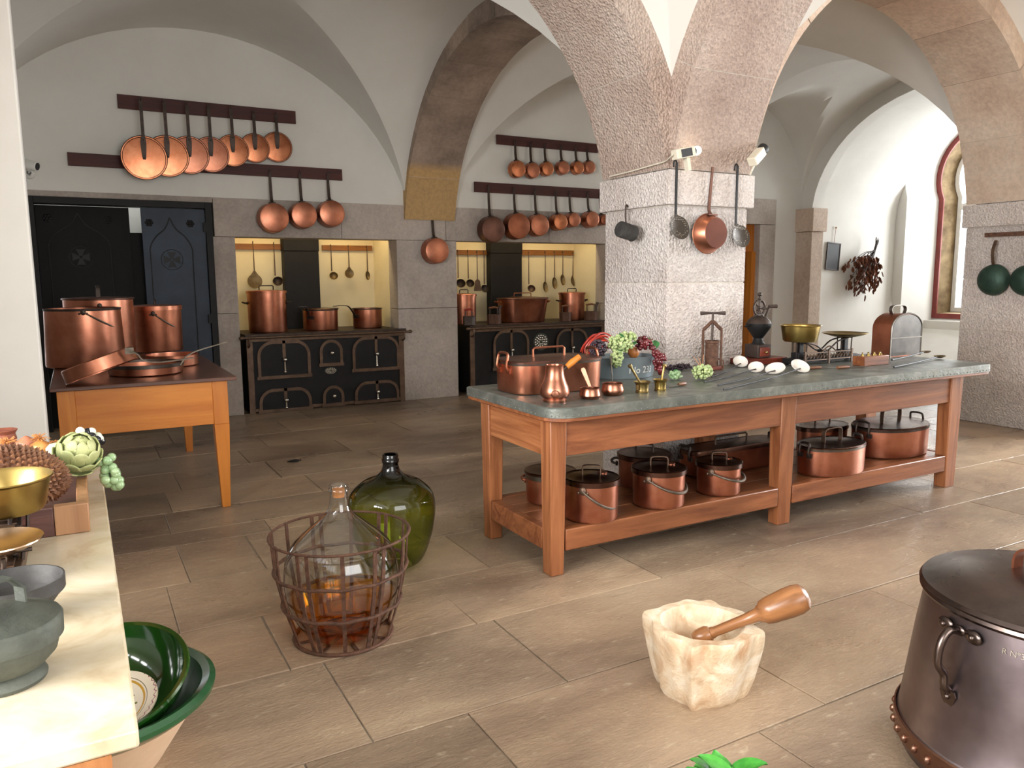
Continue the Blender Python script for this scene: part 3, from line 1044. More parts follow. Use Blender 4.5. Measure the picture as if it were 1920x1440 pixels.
# ================================================================== stoves
def stove(x0, x1, doors, plate, label, round_plate=False, holes=()):
    xc = (x0 + x1) / 2
    t = thing('range_stove', label, 'stove', (xc, WY, 0), group=None)
    a, b = x0 - xc, x1 - xc
    k = MB()
    k.box(a, b, .0, .82, .03, .925)
    k.build('stove_body', M['iron_black'], t, bevel=.004)
    k = MB()
    k.box(a, a + .07, -.025, .02, 0, .93)
    k.box(b - .07, b, -.025, .02, 0, .93)
    k.box(a, b, -.03, .01, .86, .925)
    k.box(a, b, -.02, .01, .02, .06)
    k.build('front_frame', M['iron_brown'], t, bevel=.003)
    k = MB()
    k.box(a - .02, b + .02, -.07, .84, .925, .952)
    top = k.build('hotplate', M['iron'], t, bevel=.004)
    for (hx, hy, hr) in holes:
        q = MB()
        q.lathe([(hr, .952), (hr, .9535), (hr - .006, .9535), (hr - .006, .952)], 30, c=(hx - xc, hy - WY, 0))
        q.build('plate_ring', M['iron_black'], top)
    k = MB()
    k.tube([(a - .06, -.1, .915), (b + .06, -.1, .915)], .014, 10)
    for s in (a - .06, b + .06):
        k.ball((s, -.1, .915), .022, 10, 8, (1.5, 1, 1))
    for s in (a + .02, b - .02):
        k.tube(spline([(s, -.03, .8), (s, -.1, .83), (s, -.1, .915)], 5), .011, 8)
    k.build('towel_rail', M['iron_brown'], t)
    for (dx0, dx1, dz0, dz1, arch, latch) in doors:
        p0, p1 = dx0 - xc, dx1 - xc
        c = (p0 + p1) / 2
        r = min(.16, (p1 - p0) / 2, (dz1 - dz0) * .6) if arch else .03
        out = [(p0, dz0)] + [(p0 + r - r * cos(PI / 2 * i / 8), dz1 - r + r * sin(PI / 2 * i / 8)) for i in range(9)] + [(p1 - r + r * sin(PI / 2 * i / 8), dz1 - r + r * cos(PI / 2 * i / 8)) for i in range(9)] + [(p1, dz0)]
        q = MB()
        q.prism(out, .02, xf=XF((0, -.004, 0), (rad(90), 0, 0)))
        do = q.build('oven_door', M['iron_black'], t)
        q = MB()
        strap(q, [(x, -.028, z) for x, z in out], .036, .012, upv=(0, 1, 0))
        q.box(p0 - .03, p1 + .03, -.036, -.02, dz0 - .02, dz0 + .02)
        if latch:
            q.box(c - .018, c + .018, -.034, -.022, (dz0 + dz1) / 2, dz1 + .02)
        q.build('door_frame', M['iron_brown'], do)
        q = MB()
        q.tube([(c, -.02, (dz0 + dz1) / 2), (c, -.05, (dz0 + dz1) / 2)], .01, 8)
        q.ball((c, -.06, (dz0 + dz1) / 2), .026, 12, 8)
        q.build('knob', M['steel'], do)
        if latch:
            q = MB()
            zz = (dz0 + dz1) / 2
            q.tube([(c, -.045, zz), (c, -.045, zz - min(.14, (dz1 - dz0) * .34))], [.008, .013], 8)
            q.ball((c, -.045, zz - min(.15, (dz1 - dz0) * .38)), .018, 8, 6)
            q.build('latch', M['steel'], do)
    q = MB()
    px_, pz_, pw, ph = plate
    q.lathe([(0, 0), (pw, 0), (pw, .006), (pw * .9, .01), (0, .01)], 30, sy=ph / pw, xf=XF((px_ - xc, -.0, pz_), (rad(90), 0, 0)))
    po = q.build('maker_plate', M['bronze_grey'], t)
    q = MB()
    for ring_ in (.75, .5, .28):
        for i in range(int(22 * ring_)):
            u = 2 * PI * i / int(22 * ring_)
            q.ball((px_ - xc + pw * ring_ * cos(u), -.012, pz_ + ph * ring_ * sin(u)), pw * .1, 6, 4, (1, .5, 1))
    q.build('scroll_relief', M['steel'], po)
    return t
def SX(x, y):
    return at(x, y, Y=WY).x
def SZ(x, y):
    return at(x, y, Y=WY).z
D1 = []
for (a, b, yt, yb, ar, la) in ((483, 577, 641, 706, 1, 1), (487, 580, 730, 768, 1, 1), (600, 638, 639, 683, 1, 0), (606, 641, 725, 758, 1, 0), (661, 744, 633, 692, 1, 1), (666, 744, 716, 751, 1, 1)):
    xm = (a + b) / 2
    D1.append((SX(a, yt), SX(b, yt), SZ(xm, yb), SZ(xm, yt), ar, la))
stove(1.70, 3.665, D1, (SX(620, 695), SZ(620, 695), .082, .045), 'black iron range stove in the alcove beside the iron door, three copper pots on top', holes=((2.05, 9.8, .16), (2.75, 9.78, .16), (3.3, 9.8, .14)))
D2 = []
for (a, b, yt, yb, ar, la) in ((925, 988, 621, 690, 1, 1), (1043, 1098, 618, 684, 1, 1)):
    xm = (a + b) / 2
    D2.append((SX(a, yt), SX(b, yt), SZ(xm, yb), SZ(xm, yt), ar, la))
stove(4.62, 6.88, D2, (SX(1014, 641), SZ(1014, 641), .125, .125), 'black iron range stove with a round ornate plate, in the alcove behind the long table', holes=((5.0, 9.8, .16), (5.6, 9.8, .2), (6.3, 9.8, .14)))
def flue(xa, xb, label):
    a, b = at(xa, 560, Y=10.2).x, at(xb, 560, Y=10.2).x
    k = MB()
    k.box(a - (a + b) / 2, b - (a + b) / 2, 0, .145, 0, 1.0)
    k.box(a - (a + b) / 2 - .006, b - (a + b) / 2 + .006, -.008, .145, 1.0, 1.58)
    return solo(k.build('stove_flue', M['iron_black'], bevel=.005), label, 'flue', ((a + b) / 2, 10.2, .953))
flue(536, 601, 'square black iron flue rising behind the stove nearest the iron door')
flue(921, 979, 'square black iron flue behind the stove with the box irons on it')

# ================================================================== rails and hanging copper on the stove wall
def board(name, x0, x1, z0, z1, y, m, label, cat='rail', th=.028, pegs=(), grp=None):
    xc = (x0 + x1) / 2
    k = MB()
    k.box(x0 - xc, x1 - xc, 0, th, 0, z1 - z0)
    o = k.build(name, m, bevel=.003)
    solo(o, label, cat, (xc, y, z0), group=grp)
    if pegs:
        for (p, z) in pegs:
            q = MB()
            q.tube(spline([(p - xc, .002, z - z0 + .014), (p - xc, -.016, z - z0 + .006), (p - xc, -.02, z - z0 + .02)], 4), .004, 6)
            q.build('hook', M['iron'], o)
    return o
RB = WY - .03
LIDS = [((270.5, 296), 39.5, (264, 190)), ((314, 293), 37.2, (304, 193)), ((355.5, 291), 34, (349, 197)), ((395.6, 290), 31.8, (392, 200)), ((436.5, 282.6), 28.4, (434, 203)), ((478, 278), 26, (476, 210)), ((519.6, 276), 27, (517, 213))]
PN1 = [((515, 408), 27.5, (508, 321)), ((571, 403), 24.5, (561.5, 323)), ((623.5, 400), 24.5, (616, 326))]
PN3 = [((972.6, 316.5), 16.6, (963.5, 264)), ((1001, 319), 15.2, (995.6, 268)), ((1028, 316), 13.8, (1024, 271)), ((1058, 314), 13.3, (1052, 274)), ((1086, 314), 12.7, (1079, 276)), ((1107.5, 313), 12.4, (1099.5, 279))]
PN4 = [((926, 430), 25.2, (914, 349)), ((973.7, 423.6), 25, (961.6, 353)), ((1013, 422), 21, (1003, 355)), ((1052, 416), 17.3, (1042, 359)), ((1078, 412), 15.2, (1073, 360)), ((1112, 411), 17, (1104, 361)), ((1135, 412), 11.2, (1127, 363))]
def hk(L):
    r = []
    for _, _, h in L:
        p = at(*h, Y=RB)
        r.append((p.x, p.z))
    return r
board('hanging_rail', .527, 2.391, 3.393, 3.537, RB, M['rail'], 'dark red wall board the row of copper lids hangs from', pegs=hk(LIDS))
board('hanging_rail', .025, 2.923, 2.775, 2.908, RB, M['rail'], 'longest dark red wall board, partly behind the copper lids', pegs=hk(PN1))
board('hanging_rail', 5.06, 6.71, 3.365, 3.49, RB, M['rail'], 'short dark red wall board holding six tiny saucepans', pegs=hk(PN3))
board('hanging_rail', 4.717, 6.95, 2.725, 2.858, RB, M['rail'], 'dark red wall board holding the saucepans above the second stove', pegs=hk(PN4))
ORD = ['first', 'second', 'third', 'fourth', 'fifth', 'sixth', 'seventh']
for i, ((px, py), vr, h) in enumerate(LIDS):
    y = RB - .034 - (6 - i) * .022
    c = at(px, py, Y=y)
    R = vr * m_per_px(c)
    hp = at(*h, Y=RB)
    lab = 'largest copper lid, first of the row, on the wall board above the iron door' if i == 0 else '%s copper lid along the wall board, counted from the iron door end%s' % (ORD[i], ', rim dented' if i == 6 else '')
    t = lid_disc(R, hp.z - c.z + .0, M['copper_bright'] if i not in (2, 3) else M['copper'], M['iron'], 'pan_lid', lab, 'copper lids on the wall board')
    t.location = c
    t.rotation_euler = (rad(90), 0, 0)
for i, ((px, py), r, h) in enumerate(PN1):
    hung_saucepan('saucepan', px, py, r, h, .15, ['largest of three copper saucepans hanging over the first stove', 'middle of three copper saucepans hanging over the first stove', 'copper saucepan over the first stove, the one nearest the stone arch'][i], M['copper'], 'saucepans over the first stove', wallY=RB - .025)
hung_saucepan('saucepan', 820.6, 470, 24, (807, 392), .16, 'lone copper saucepan hanging on the stone pier between the two stoves', M['copper'], None, wallY=WY - .012)
for i, ((px, py), r, h) in enumerate(PN3):
    hung_saucepan('saucepan', px, py, r, h, .1, '%s little copper saucepan on the short upper board, counted from the arch' % ORD[i], M['copper'] if i % 2 else M['copper_bright'], 'little saucepans on the short board', wallY=RB - .025, shrink=.95)
for i, ((px, py), r, h) in enumerate(PN4):
    hung_saucepan('saucepan', px, py, r, h, .15, ['first and darkest saucepan above the second stove, nearest the arch', 'second saucepan above the second stove, dull brown copper', 'third saucepan above the second stove, mid-sized bright copper', 'fourth saucepan above the second stove, with the palest shiny bottom', 'fifth saucepan above the second stove, small copper', 'sixth saucepan above the second stove, small copper beside the pillar', 'saucepan above the second stove almost hidden behind the pillar'][i], [M['copper_dark'], M['copper_brown'], M['copper'], M['copper_bright'], M['copper'], M['copper'], M['copper_brown']][i], 'saucepans above the second stove', wallY=RB - .025 , shrink=.97 if i < 3 else .88)

# ================================================================== tools inside the alcoves
AY = 10.32
def alc(xa, xb, ya, yb, label):
    a, b = at(xa, ya, Y=AY), at(xb, ya, Y=AY)
    lo = at((xa + xb) / 2, yb, Y=AY).z
    hi = at((xa + xb) / 2, ya, Y=AY).z
    return board('utensil_rail', max(a.x, 1.66), b.x, lo, hi, AY, M['rail_oak'], label, th=.025)
alc(428, 526, 457, 468, 'oak peg rail with a skimmer and a ladle, beside the first flue')
alc(604, 698, 460, 470, 'oak peg rail with three small tools on the far side of the first flue')
alc(850, 915, 469, 478, 'oak peg rail with two ladles and a spatula, near side of the second flue')
alc(979, 1076, 469, 479, 'oak peg rail with a row of spoons, far side of the second flue')
def hang(kind, top, bot, rpx, label, group, m=None, side=0., off=.04):
    p = at(*top, Y=AY - off)
    q = at(*bot, Y=AY - off)
    t = ladle(kind, label, p.z - q.z, rpx * m_per_px(p), group, m, side=side)
    t.location = p
    return t
G1, G2, G3 = 'tools on the first alcove rails', 'tools on the second alcove near rail', 'spoons on the second alcove far rail'
hang('skimmer', (474, 455), (477, 526), 13.5, 'big round flat skimmer hanging behind the tall stockpot', G1)
hang('ladle', (513, 457), (514.5, 526), 9.5, 'dark ladle hanging between the big skimmer and the flue', G1, M['iron'], .4)
hang('ladle', (620, 461), (624, 516), 8, 'small ladle, first tool on the far peg rail of the first alcove', G1, M['tool_brass'], .3)
hang('skimmer', (653, 462), (653.5, 512), 8.6, 'small round skimmer between a ladle and a spoon in the first alcove', G1)
hang('spoon', (687.5, 463), (689, 516), 7.0, 'narrow brass spoon hanging nearest the side wall of the first alcove', G1)
hang('ladle', (858, 471), (861, 530), 9, 'ladle half hidden by the stone pier in the second alcove', G2, M['iron'], .4)
hang('ladle', (877, 471), (877, 530), 8., 'dark ladle beside the spatula in the second alcove', G2, M['iron'], .3)
hang('spatula', (894, 472), (894, 535), 9.5, 'flat rectangular spatula hanging among ladles in the second alcove', G2, M['iron_brown'], off=.075)
hang('ladle', (907, 472), (907, 540), 7.8, 'ladle hanging lowest, right beside the second flue', G2, M['iron'])
hang('ladle', (991, 474), (991, 540), 7.5, 'thin bent ladle above the wide lidded pot', G3, M['iron_brown'], .5)
hang('spoon', (1022, 473), (1021.7, 537), 8, 'first long spoon along from the bent ladle, hanging low', G3)
hang('spoon', (1039.6, 473), (1039.6, 530), 9, 'second long spoon, the broadest of the four', G3)
hang('spoon', (1055, 473), (1054, 524), 8.4, 'third long spoon, hanging highest on the far rail', G3)
hang('spoon', (1074, 475), (1071, 526), 8, 'last long spoon at the pillar end of the far rail, tilted', G3, side=1)
# ================================================================== long work table
TZ = .94
def main_table():
    t = thing('work_table', 'long pine work table with a nailed zinc top, standing against the stone pillar', 'table', (4.0, 3.75, 0))
    O = Vector((4.0, 3.75, 0))
    def bx(mb, x0, x1, y0, y1, z0, z1):
        mb.box(x0 - O.x, x1 - O.x, y0 - O.y, y1 - O.y, z0, z1)
    def outline(x0, x1, y0, y1, r):
        def f(o):
            p = []
            a, b, c, d = x0 - o - O.x, x1 + o - O.x, y0 - o - O.y, y1 + o - O.y
            rr_ = r + o
            for cx, cy, s in ((b - rr_ * .4, d - rr_ * .4, 0), (a + .02, d - .02, 1), (a + rr_, c + rr_, 2), (b - rr_ * .6, c + rr_ * .6, 3)):
                q = {0: rr_ * .4, 1: .02, 2: rr_, 3: rr_ * .6}[s]
                for i in range(7):
                    u = s * PI / 2 + PI / 2 * i / 6
                    p.append((cx + q * cos(u), cy + q * sin(u)))
            return p
        return f
    of = outline(2.04, 5.92, 3.235, 4.225, .14)
    k = MB()
    k.rings([(-.012, .862), (-.004, .868), (-.004, .9)], of)
    k.build('tabletop', M['table'], t)
    k = MB()
    k.rings([(-.002, .884), (.003, .886), (.003, .934), (-.004, .94)], of)
    zt = k.build('zinc_cover', M['zinc'], t)
    k = MB()
    pts = of(.003)
    for i in range(len(pts)):
        a, b = Vector(pts[i]), Vector(pts[(i + 1) % len(pts)])
        if a.y > .3 and b.y > .3:
            continue
        n = max(1, int((b - a).length / .04))
        for j in range(n):
            p = a + (b - a) * ((j + .5) / n)
            k.ball((p.x, p.y, .897), .0042, 6, 4)
    nt_ = k.build('nail_trim', M['zinc'], zt)
    nt_['kind'] = 'stuff'
    z1 = .862
    for (x0, x1, y0, y1) in ((2.105, 2.21, 3.36, 3.465), (3.83, 3.965, 3.365, 3.465), (5.61, 5.755, 3.36, 3.465), (2.105, 2.21, 4.06, 4.165), (3.83, 3.965, 4.06, 4.165), (5.61, 5.755, 4.06, 4.165)):
        k = MB()
        k.taper((x0 + .012 - O.x, x1 - .012 - O.x, y0 + .008 - O.y, y1 - .008 - O.y), (x0 - O.x, x1 - O.x, y0 - O.y, y1 - O.y), 0, z1)
        k.build('leg', M['table_z'], t, bevel=.006)
    for y in (3.372, 4.13):
        k = MB()
        bx(k, 2.21, 3.83, y, y + .025, .655, z1)
        bx(k, 3.965, 5.61, y, y + .025, .655, z1)
        k.build('apron', M['table'], t, bevel=.004)
    for x in (2.118, 5.72):
        k = MB()
        bx(k, x, x + .025, 3.465, 4.06, .655, z1)
        k.build('end_apron', M['table_y'], t, bevel=.004)
    k = MB()
    for y in (3.368, 4.09):
        bx(k, 2.21, 3.83, y, y + .06, .13, .25)
        bx(k, 3.965, 5.61, y, y + .06, .13, .25)
    for x in (2.115, 5.685):
        bx(k, x, x + .055, 3.465, 4.06, .13, .25)
    k.build('shelf_rail', M['table'], t, bevel=.006)
    k = MB()
    ys = [3.43, 3.59, 3.76, 3.93, 4.1]
    for a, b in zip(ys[:-1], ys[1:]):
        bx(k, 2.17, 5.69, a + .002, b - .002, .224, .246)
    k.build('shelf_plank', M['shelfwood'], t, bevel=.003)
main_table()
TZ += .001
SHZ = .2515

# ================================================================== lidded pots
def pot(name, label, R, Hh, m, ml, loc, rz=0., cat='cooking pot', sy=1., r0=None, power=None, lid=True, dome=.012, bail=None, loops=None, ears=None, knob='strap', group=None, mh=None, rim=None, lidlip=.03, plate=False, lidk=1.0, plank=None, kr=0.):
    """pot turned about z; bail=(tilt), loops = upright rings at the ends, ears = side loops"""
    t = thing(name, label, cat, loc, rz, group)
    mh = mh or M['iron_brown']
    k = MB()
    n = 56
    k.lathe(wall_prof(r0 if r0 else R * .985, R, Hh), n, sy=sy, power=power)
    bo = k.build('pot_body', m, t)
    if rim:
        k = MB()
        k.lathe([(R + .001, Hh - rim[0]), (R + .003, Hh - rim[0]), (R + .006, Hh + .003), (R - .006, Hh + .004)], n, sy=sy, power=power)
        k.build('rim_band', rim[1], t)
    if lid:
        k = MB()
        q = R * lidk
        k.lathe([(0, Hh + .004), (q + .006, Hh + .004), (q + .007, Hh - lidlip * .6), (q + .010, Hh - lidlip * .6), (q + .011, Hh + .010), (q + .004, Hh + .015), (q * .93, Hh + .011), (q * .55, Hh + .011 + dome * .8), (0, Hh + .012 + dome)], n, sy=sy, power=power)
        lo = k.build('lid', ml, t)
        zt = Hh + .012 + dome
        k = MB()
        if knob == 'strap':
            w = R * .33
            pts = spline([(-w, 0, zt - .004), (-w, 0, zt + R * .22), (-w * .7, 0, zt + R * .32), (w * .7, 0, zt + R * .32), (w, 0, zt + R * .22), (w, 0, zt - .004)], 6)
            k.tube(pts, 0, flat=(.006, .03), upv=(0, 1, 0), xf=Matrix.Rotation(kr, 4, 'Z'))
        elif knob == 'bar':
            w = R * .36
            pts = [(-w, 0, zt - .006), (-w, 0, zt + .04), (-w + .012, 0, zt + .05), (w - .012, 0, zt + .05), (w, 0, zt + .04), (w, 0, zt - .006)]
            k.tube(pts, .007, 8)
        elif knob == 'ring':
            k.tube(arc((0, 0, zt), R * .2, 0, PI, 12), .008, 8)
        k.build('lid_handle', mh, lo)
        if plate:
            k = MB()
            k.lathe([(0, zt - .002), (R * .22, zt - .004), (R * .22, zt + .002), (0, zt + .003)], 24, c=(R * .45, -R * .3, 0), sy=.8)
            k.build('tag_plate', M['copper'], lo)
    if bail:
        tilt, he, rb = bail
        ct, st = cos(tilt), sin(tilt)
        rx = R + .016
        pts = [(rx * cos(PI * i / 28), -rb * sin(PI * i / 28) * ct, he - rb * sin(PI * i / 28) * st) for i in range(29)]
        k = MB()
        k.tube(pts, [.005 + .004 * sin(PI * i / 28) for i in range(29)], 8)
        b = k.build('bail_handle', M['bail'], t)
        for s in (-1, 1):
            k = MB()
            k.ball((s * (R + .008), 0, he), .02, 10, 6, (.5, 1, 1.2))
            k.ball((s * (R + .004), -.025, he - .012), .009, 8, 5)
            k.ball((s * (R + .004), .025, he - .012), .009, 8, 5)
            k.build('ear_lug', mh, t)
    if loops:
        lw, lh = loops[0], loops[1]
        for s in (-1, 1):
            x = s * (R + .004)
            k = MB()
            pts = spline([(x, -lw, Hh - .045), (x + s * .012, -lw, Hh - .02), (x + s * .004, -lw, Hh + lh * .6), (x, -lw * .7, Hh + lh), (x, lw * .7, Hh + lh), (x + s * .004, lw, Hh + lh * .6), (x + s * .012, lw, Hh - .02), (x, lw, Hh - .045)], 5)
            k.tube(pts, .008, 8)
            for y in (-lw, lw):
                k.box(x - .004 if s > 0 else x - .004, x + .006, y - .02, y + .02, Hh - .06, Hh - .028)
            k.build('loop_handle', mh if len(loops) < 3 else loops[2], t)
    if ears:
        z, ew = ears
        for s in (-1, 1):
            k = MB()
            x = s * (R - .002)
            pts = spline([(x, -ew, z), (x + s * .03, -ew * 1.05, z + .004), (x + s * .055, -ew * .5, z + .012), (x + s * .055, ew * .5, z + .012), (x + s * .03, ew * 1.05, z + .004), (x, ew, z)], 5)
            k.tube(pts, .0085, 8)
            for y in (-ew, ew):
                k.ball((x + s * .004, y, z), .017, 8, 6, (.5, 1, 1))
            k.build('ear_handle', mh, t)
    if plank:
        hl, a = plank
        k = MB()
        z = Hh * .62
        pts = spline([(R - .002, 0, z), (R + .02, 0, z + .01), (R + hl * .35, 0, Hh + .03), (R + hl * .7, 0, Hh + .05), (R + hl, 0, Hh + .045)], 6)
        q = len(pts)
        k.tube(pts, 0, flat=[(.034 - .014 * i / q, .008) for i in range(q)], upv=(0, 0, 1))
        k.box(R - .004, R + .008, -.05, .05, z - .02, z + .02)
        e = pts[-1]
        k.tube([(e.x + .012 + .016 * cos(u), .012 * sin(u), e.z) for u in [2 * PI * i / 12 for i in range(12)]], .0045, 8, closed=True)
        ho = k.build('long_handle', mh, t)
        t.rotation_euler = (0, 0, a)
    return t

def oval(xl, xr, yb, z, sx_sy):
    """centre/half-lengths of an oval lying along the room's x axis"""
    c, R = stand(xl, xr, yb, z)
    k = sx_sy
    # apparent half-width of ellipse (a, k a) seen along the sight line
    d = Vector((c.x, c.y, 0)).normalized()
    f = math.sqrt((d.y) ** 2 + (k * d.x) ** 2)
    a = R / f
    depth = a * math.sqrt((d.x) ** 2 + (k * d.y) ** 2)
    p = at((xl + xr) / 2, yb, Z=z)
    c = Vector((p.x, p.y, z)) + d * depth
    return c, a

# ---- on the lower shelf
c, R = stand(1058, 1158, 984, SHZ); h = zat(1108, 890, c) - SHZ - .02
pot('bail_pot', 'biggest bail-handled copper pot on the shelf, just inside the near corner leg', R, h, M['copper'], M['copper_lid'], c, rad(38), bail=(rad(40), h - .035, R * 1.22), kr=rad(-70), plate=True, group='pots on the table shelf')
c, R = stand(1186, 1282, 957, SHZ); h = zat(1234, 872, c) - SHZ - .02
pot('bail_pot', 'middle bail-handled copper pot on the shelf, handle held out over its side', R, h, M['copper'], M['copper_lid'], c, rad(28), bail=(rad(28), h - .035, R * 1.2), kr=rad(-60), plate=True, group='pots on the table shelf')
c, R = stand(1306, 1386, 932, SHZ); h = zat(1346, 861, c) - SHZ - .02
pot('bail_pot', 'smallest bail-handled copper pot on the shelf, between the middle pot and the middle leg', R, h, M['copper'], M['copper_lid'], c, rad(28), bail=(rad(20), h - .035, R * 1.25), kr=rad(-60), plate=True, group='pots on the table shelf')
c, R = stand(986, 1078, 950, SHZ); h = zat(1030, 884, c) - SHZ
pot('round_pan', 'shallow two-handled copper pan with a tinned rim, partly behind the corner leg', R, h, M['copper'], M['copper_lid'], c, rad(-70), lid=True, ears=(h * .6, .05), mh=M['copper_brown'], rim=(.03, M['tin']), lidlip=.0, knob='ring', group='pots on the table shelf')
c, R = stand(1157, 1257, 921, SHZ); R *= .95; h = zat(1207, 852, c) - SHZ
pot('stew_pot', 'dark tall copper pot with thick side loops, behind the two largest bail pots', R, h, M['copper_brown'], M['copper_lid'], c, rad(-62), ears=(h * .66, .06), mh=M['iron'], knob='bar', group='pots on the table shelf')
# long fish kettle lying behind the small bail pot
a, b = at(1292, 900, Z=SHZ), at(1455, 880, Z=SHZ)
pot('fish_kettle', 'very long lidded copper kettle lying along the shelf behind the smallest bail pot', .42, .165, M['copper_brown'], M['copper_lid'], (3.96, 3.92, SHZ), 0, sy=.27, power=5, knob='bar', loops=(.05, .04, M['iron']), group='pots on the table shelf')
c, A = oval(1496, 1616, 897, SHZ, .66); h = zat(1556, 832, c) - SHZ
pot('oval_pot', 'front oval copper pot on the shelf with a strap-handled lid, beside the middle leg', A, h, M['copper'], M['copper_lid'], c, rad(2), sy=.66, loops=(.035, .04, M['iron']), rim=(.012, M['tin']), lidlip=0, lidk=.97, group='pots on the table shelf')
c, A = oval(1598, 1733, 862, SHZ, .66); h = zat(1665, 795, c) - SHZ
pot('oval_pot', 'large oval copper pot on the shelf with upright loop handles, beside the far end leg', A, h, M['copper'], M['copper_lid'], c, rad(4), sy=.66, loops=(.05, .055, M['iron']), rim=(.014, M['iron']), lidlip=0, lidk=.97, group='pots on the table shelf')
c, A = oval(1478, 1576, 851, SHZ, .8); h = zat(1527, 796, c) - SHZ
pot('oval_pot', 'dark oval copper pot on the shelf, behind the front oval pot', A, h, M['copper_brown'], M['copper_lid'], (c.x, 3.98, SHZ), 0, sy=.62, knob='bar', group='pots on the table shelf')

# ---- on the table top
kt = pot('fish_kettle', 'big rectangular lidded copper fish kettle at the near end of the zinc top', .30, .175, M['copper'], M['copper_dark'], (2.41, 3.865, TZ), 0, sy=.62, power=4.2, knob='bar', loops=(.055, .055, M['copper_brown']), lidlip=0, lidk=.985, rim=(.01, M['tin']), mh=M['copper_brown'])
c, R = stand(1012, 1068, 757, TZ)
hj = zat(1041, 684, c) - TZ
def jug(c, R, h):
    t = thing('chocolate_pot', 'pear-shaped copper jug with a stub wooden handle, in front of the fish kettle', 'jug', c, rad(-30))
    k = MB()
    k.lathe([(0, 0), (R * .78, 0), (R * .8, .01), (R * .74, .018), (R * .95, h * .16), (R, h * .26), (R * .93, h * .4), (R * .74, h * .58), (R * .63, h * .75), (R * .6, h * .95), (R * .63, h), (R * .58, h), (R * .55, h * .9), (R * .6, h * .7), (R * .8, h * .4), (R * .7, h * .1), (0, h * .08)], 44)
    k.build('jug_body', M['copper_jug'], t)
    k = MB()
    k.tube([(R * .55, R * .2, h * .84), (R * .95, R * .35, h * .98)], .008, 8)
    k.build('handle_socket', M['iron'], t)
    k = MB()
    k.tube([(R * .8, R * .3, h * .92), (R * 1.15, R * .43, h * 1.04), (R * 1.7, R * .63, h * 1.2)], [.014, .018, .015], 12)
    k.build('handle', M['orange'], t)
    k = MB()
    k.lathe([(.016, 0), (.02, .003), (.016, .006)], 16, xf=XF((R * .0, -R * .98, h * .26), (rad(90), 0, 0)), sx=1.3)
    k.build('stamp', M['copper_jug'], t)
jug(c, R, hj)
def cup(xl, xr, yb, yt, label):
    c, R = stand(xl, xr, yb, TZ)
    h = zat((xl + xr) / 2, yt + 3, c) - TZ
    k = MB()
    k.lathe([(0, 0), (R * .8, 0), (R * .9, .008), (R, h * .3), (R * .98, h * .5), (R * .88, h * .85), (R * .9, h * .98), (R * .88, h), (R * .84, h * .97), (R * .84, h * .8), (R * .93, h * .4), (R * .8, .015), (0, .012)], 40)
    o = k.build('cup_body', M['copper_jug'])
    o.name = 'copper_cup'
    return solo(o, label, 'cup', c, group='copper cups beside the jug')
cup(1086, 1126, 750, 724, 'smaller of two round copper cups, next to the pear-shaped jug')
cup(1127, 1170, 743, 715, 'larger of two round copper cups, between the small cup and the brass mortars')
def brass_mortar(xl, xr, yb, yt, tip, label, m, lp):
    c, R = stand(xl + 3, xr - 3, yb, TZ)
    h = zat((xl + xr) / 2, yt + 3, c) - TZ
    t = thing('brass_mortar', label, 'mortar', c, rad(20), 'brass mortars on the table')
    k = MB()
    k.lathe([(0, 0), (R * .74, 0), (R * .76, h * .1), (R * .68, h * .14), (R * .68, h * .3), (R * .72, h * .7), (R * .84, h * .88), (R, h), (R * .9, h), (R * .62, h * .7), (R * .5, h * .2), (0, h * .16)], 36)
    for s in (-1, 1):
        k.box(s * R * .86 - R * .14, s * R * .86 + R * .14, -R * .14, R * .14, h * .3, h * .74)
    k.build('mortar_body', m, t)
    p = at(tip[0], tip[1], Y=c.y + .02)
    q = MB()
    a, b = Vector((c.x, c.y, TZ + h * .55)), Vector(p)
    d = b - a
    q.tube([(0, 0, 0), d * .3, d * .86, d * .93, d], [.010, .006, .007, .013, .012], 10)
    pe = q.build('brass_pestle', m)
    solo(pe, lp, 'pestle', a, group='brass pestles')
brass_mortar(1184, 1224, 738, 712, (1180, 684), 'greyer of two small mortars on the zinc top, beside the large cup', M['brass_dark'], 'knob-ended pestle leaning out of the greyer mortar')
brass_mortar(1220, 1256, 734, 708, (1246, 684), 'yellow brass mortar on the zinc top, beside the grape bunch', M['brass'], 'plain pestle standing in the yellow brass mortar')

# ---- zinc tub with vegetables
def text_pts(s, size):
    cu = bpy.data.curves.new('t', 'FONT')
    cu.body = s
    cu.size = size
    cu.resolution_u = 3
    o = bpy.data.objects.new('t', cu)
    COL.objects.link(o)
    dg = bpy.context.evaluated_depsgraph_get()
    me = bpy.data.meshes.new_from_object(o.evaluated_get(dg))
    v = [tuple(p.co) for p in me.vertices]
    f = [tuple(p.vertices) for p in me.polygons]
    bpy.data.objects.remove(o)
    bpy.data.curves.remove(cu)
    bpy.data.meshes.remove(me)
    return v, f
cT, aT = oval(1104, 1226, 712, TZ, .72)
hT = .135
def tub():
    t = thing('zinc_tub', 'oval blue-grey zinc tub lettered No 233, heaped with vegetables', 'tub', cT, rad(-6))
    k = MB()
    k.lathe([(0, .0), (aT * .93, 0), (aT * .94, .006), (aT, hT - .006), (aT + .006, hT), (aT - .001, hT + .002), (aT * .93, .012), (0, .012)], 60, sy=.72)
    k.build('tub_body', M['zinc_blue'], t)
    v, f = text_pts('No 233', .062)
    w = max(p[0] for p in v)
    vs = []
    for (x, y, z) in v:
        zz = .035 + y
        r = aT * (.94 + .06 * zz / hT) + .0015
        ang = -PI / 2 + .24 + (x - w / 2) / (r * .93)
        vs.append((r * cos(ang), r * .72 * sin(ang), zz))
    k = MB()
    k.add(vs, f)
    k.build('painted_number', M['white'], t, smooth=0, fix=False)
    return t
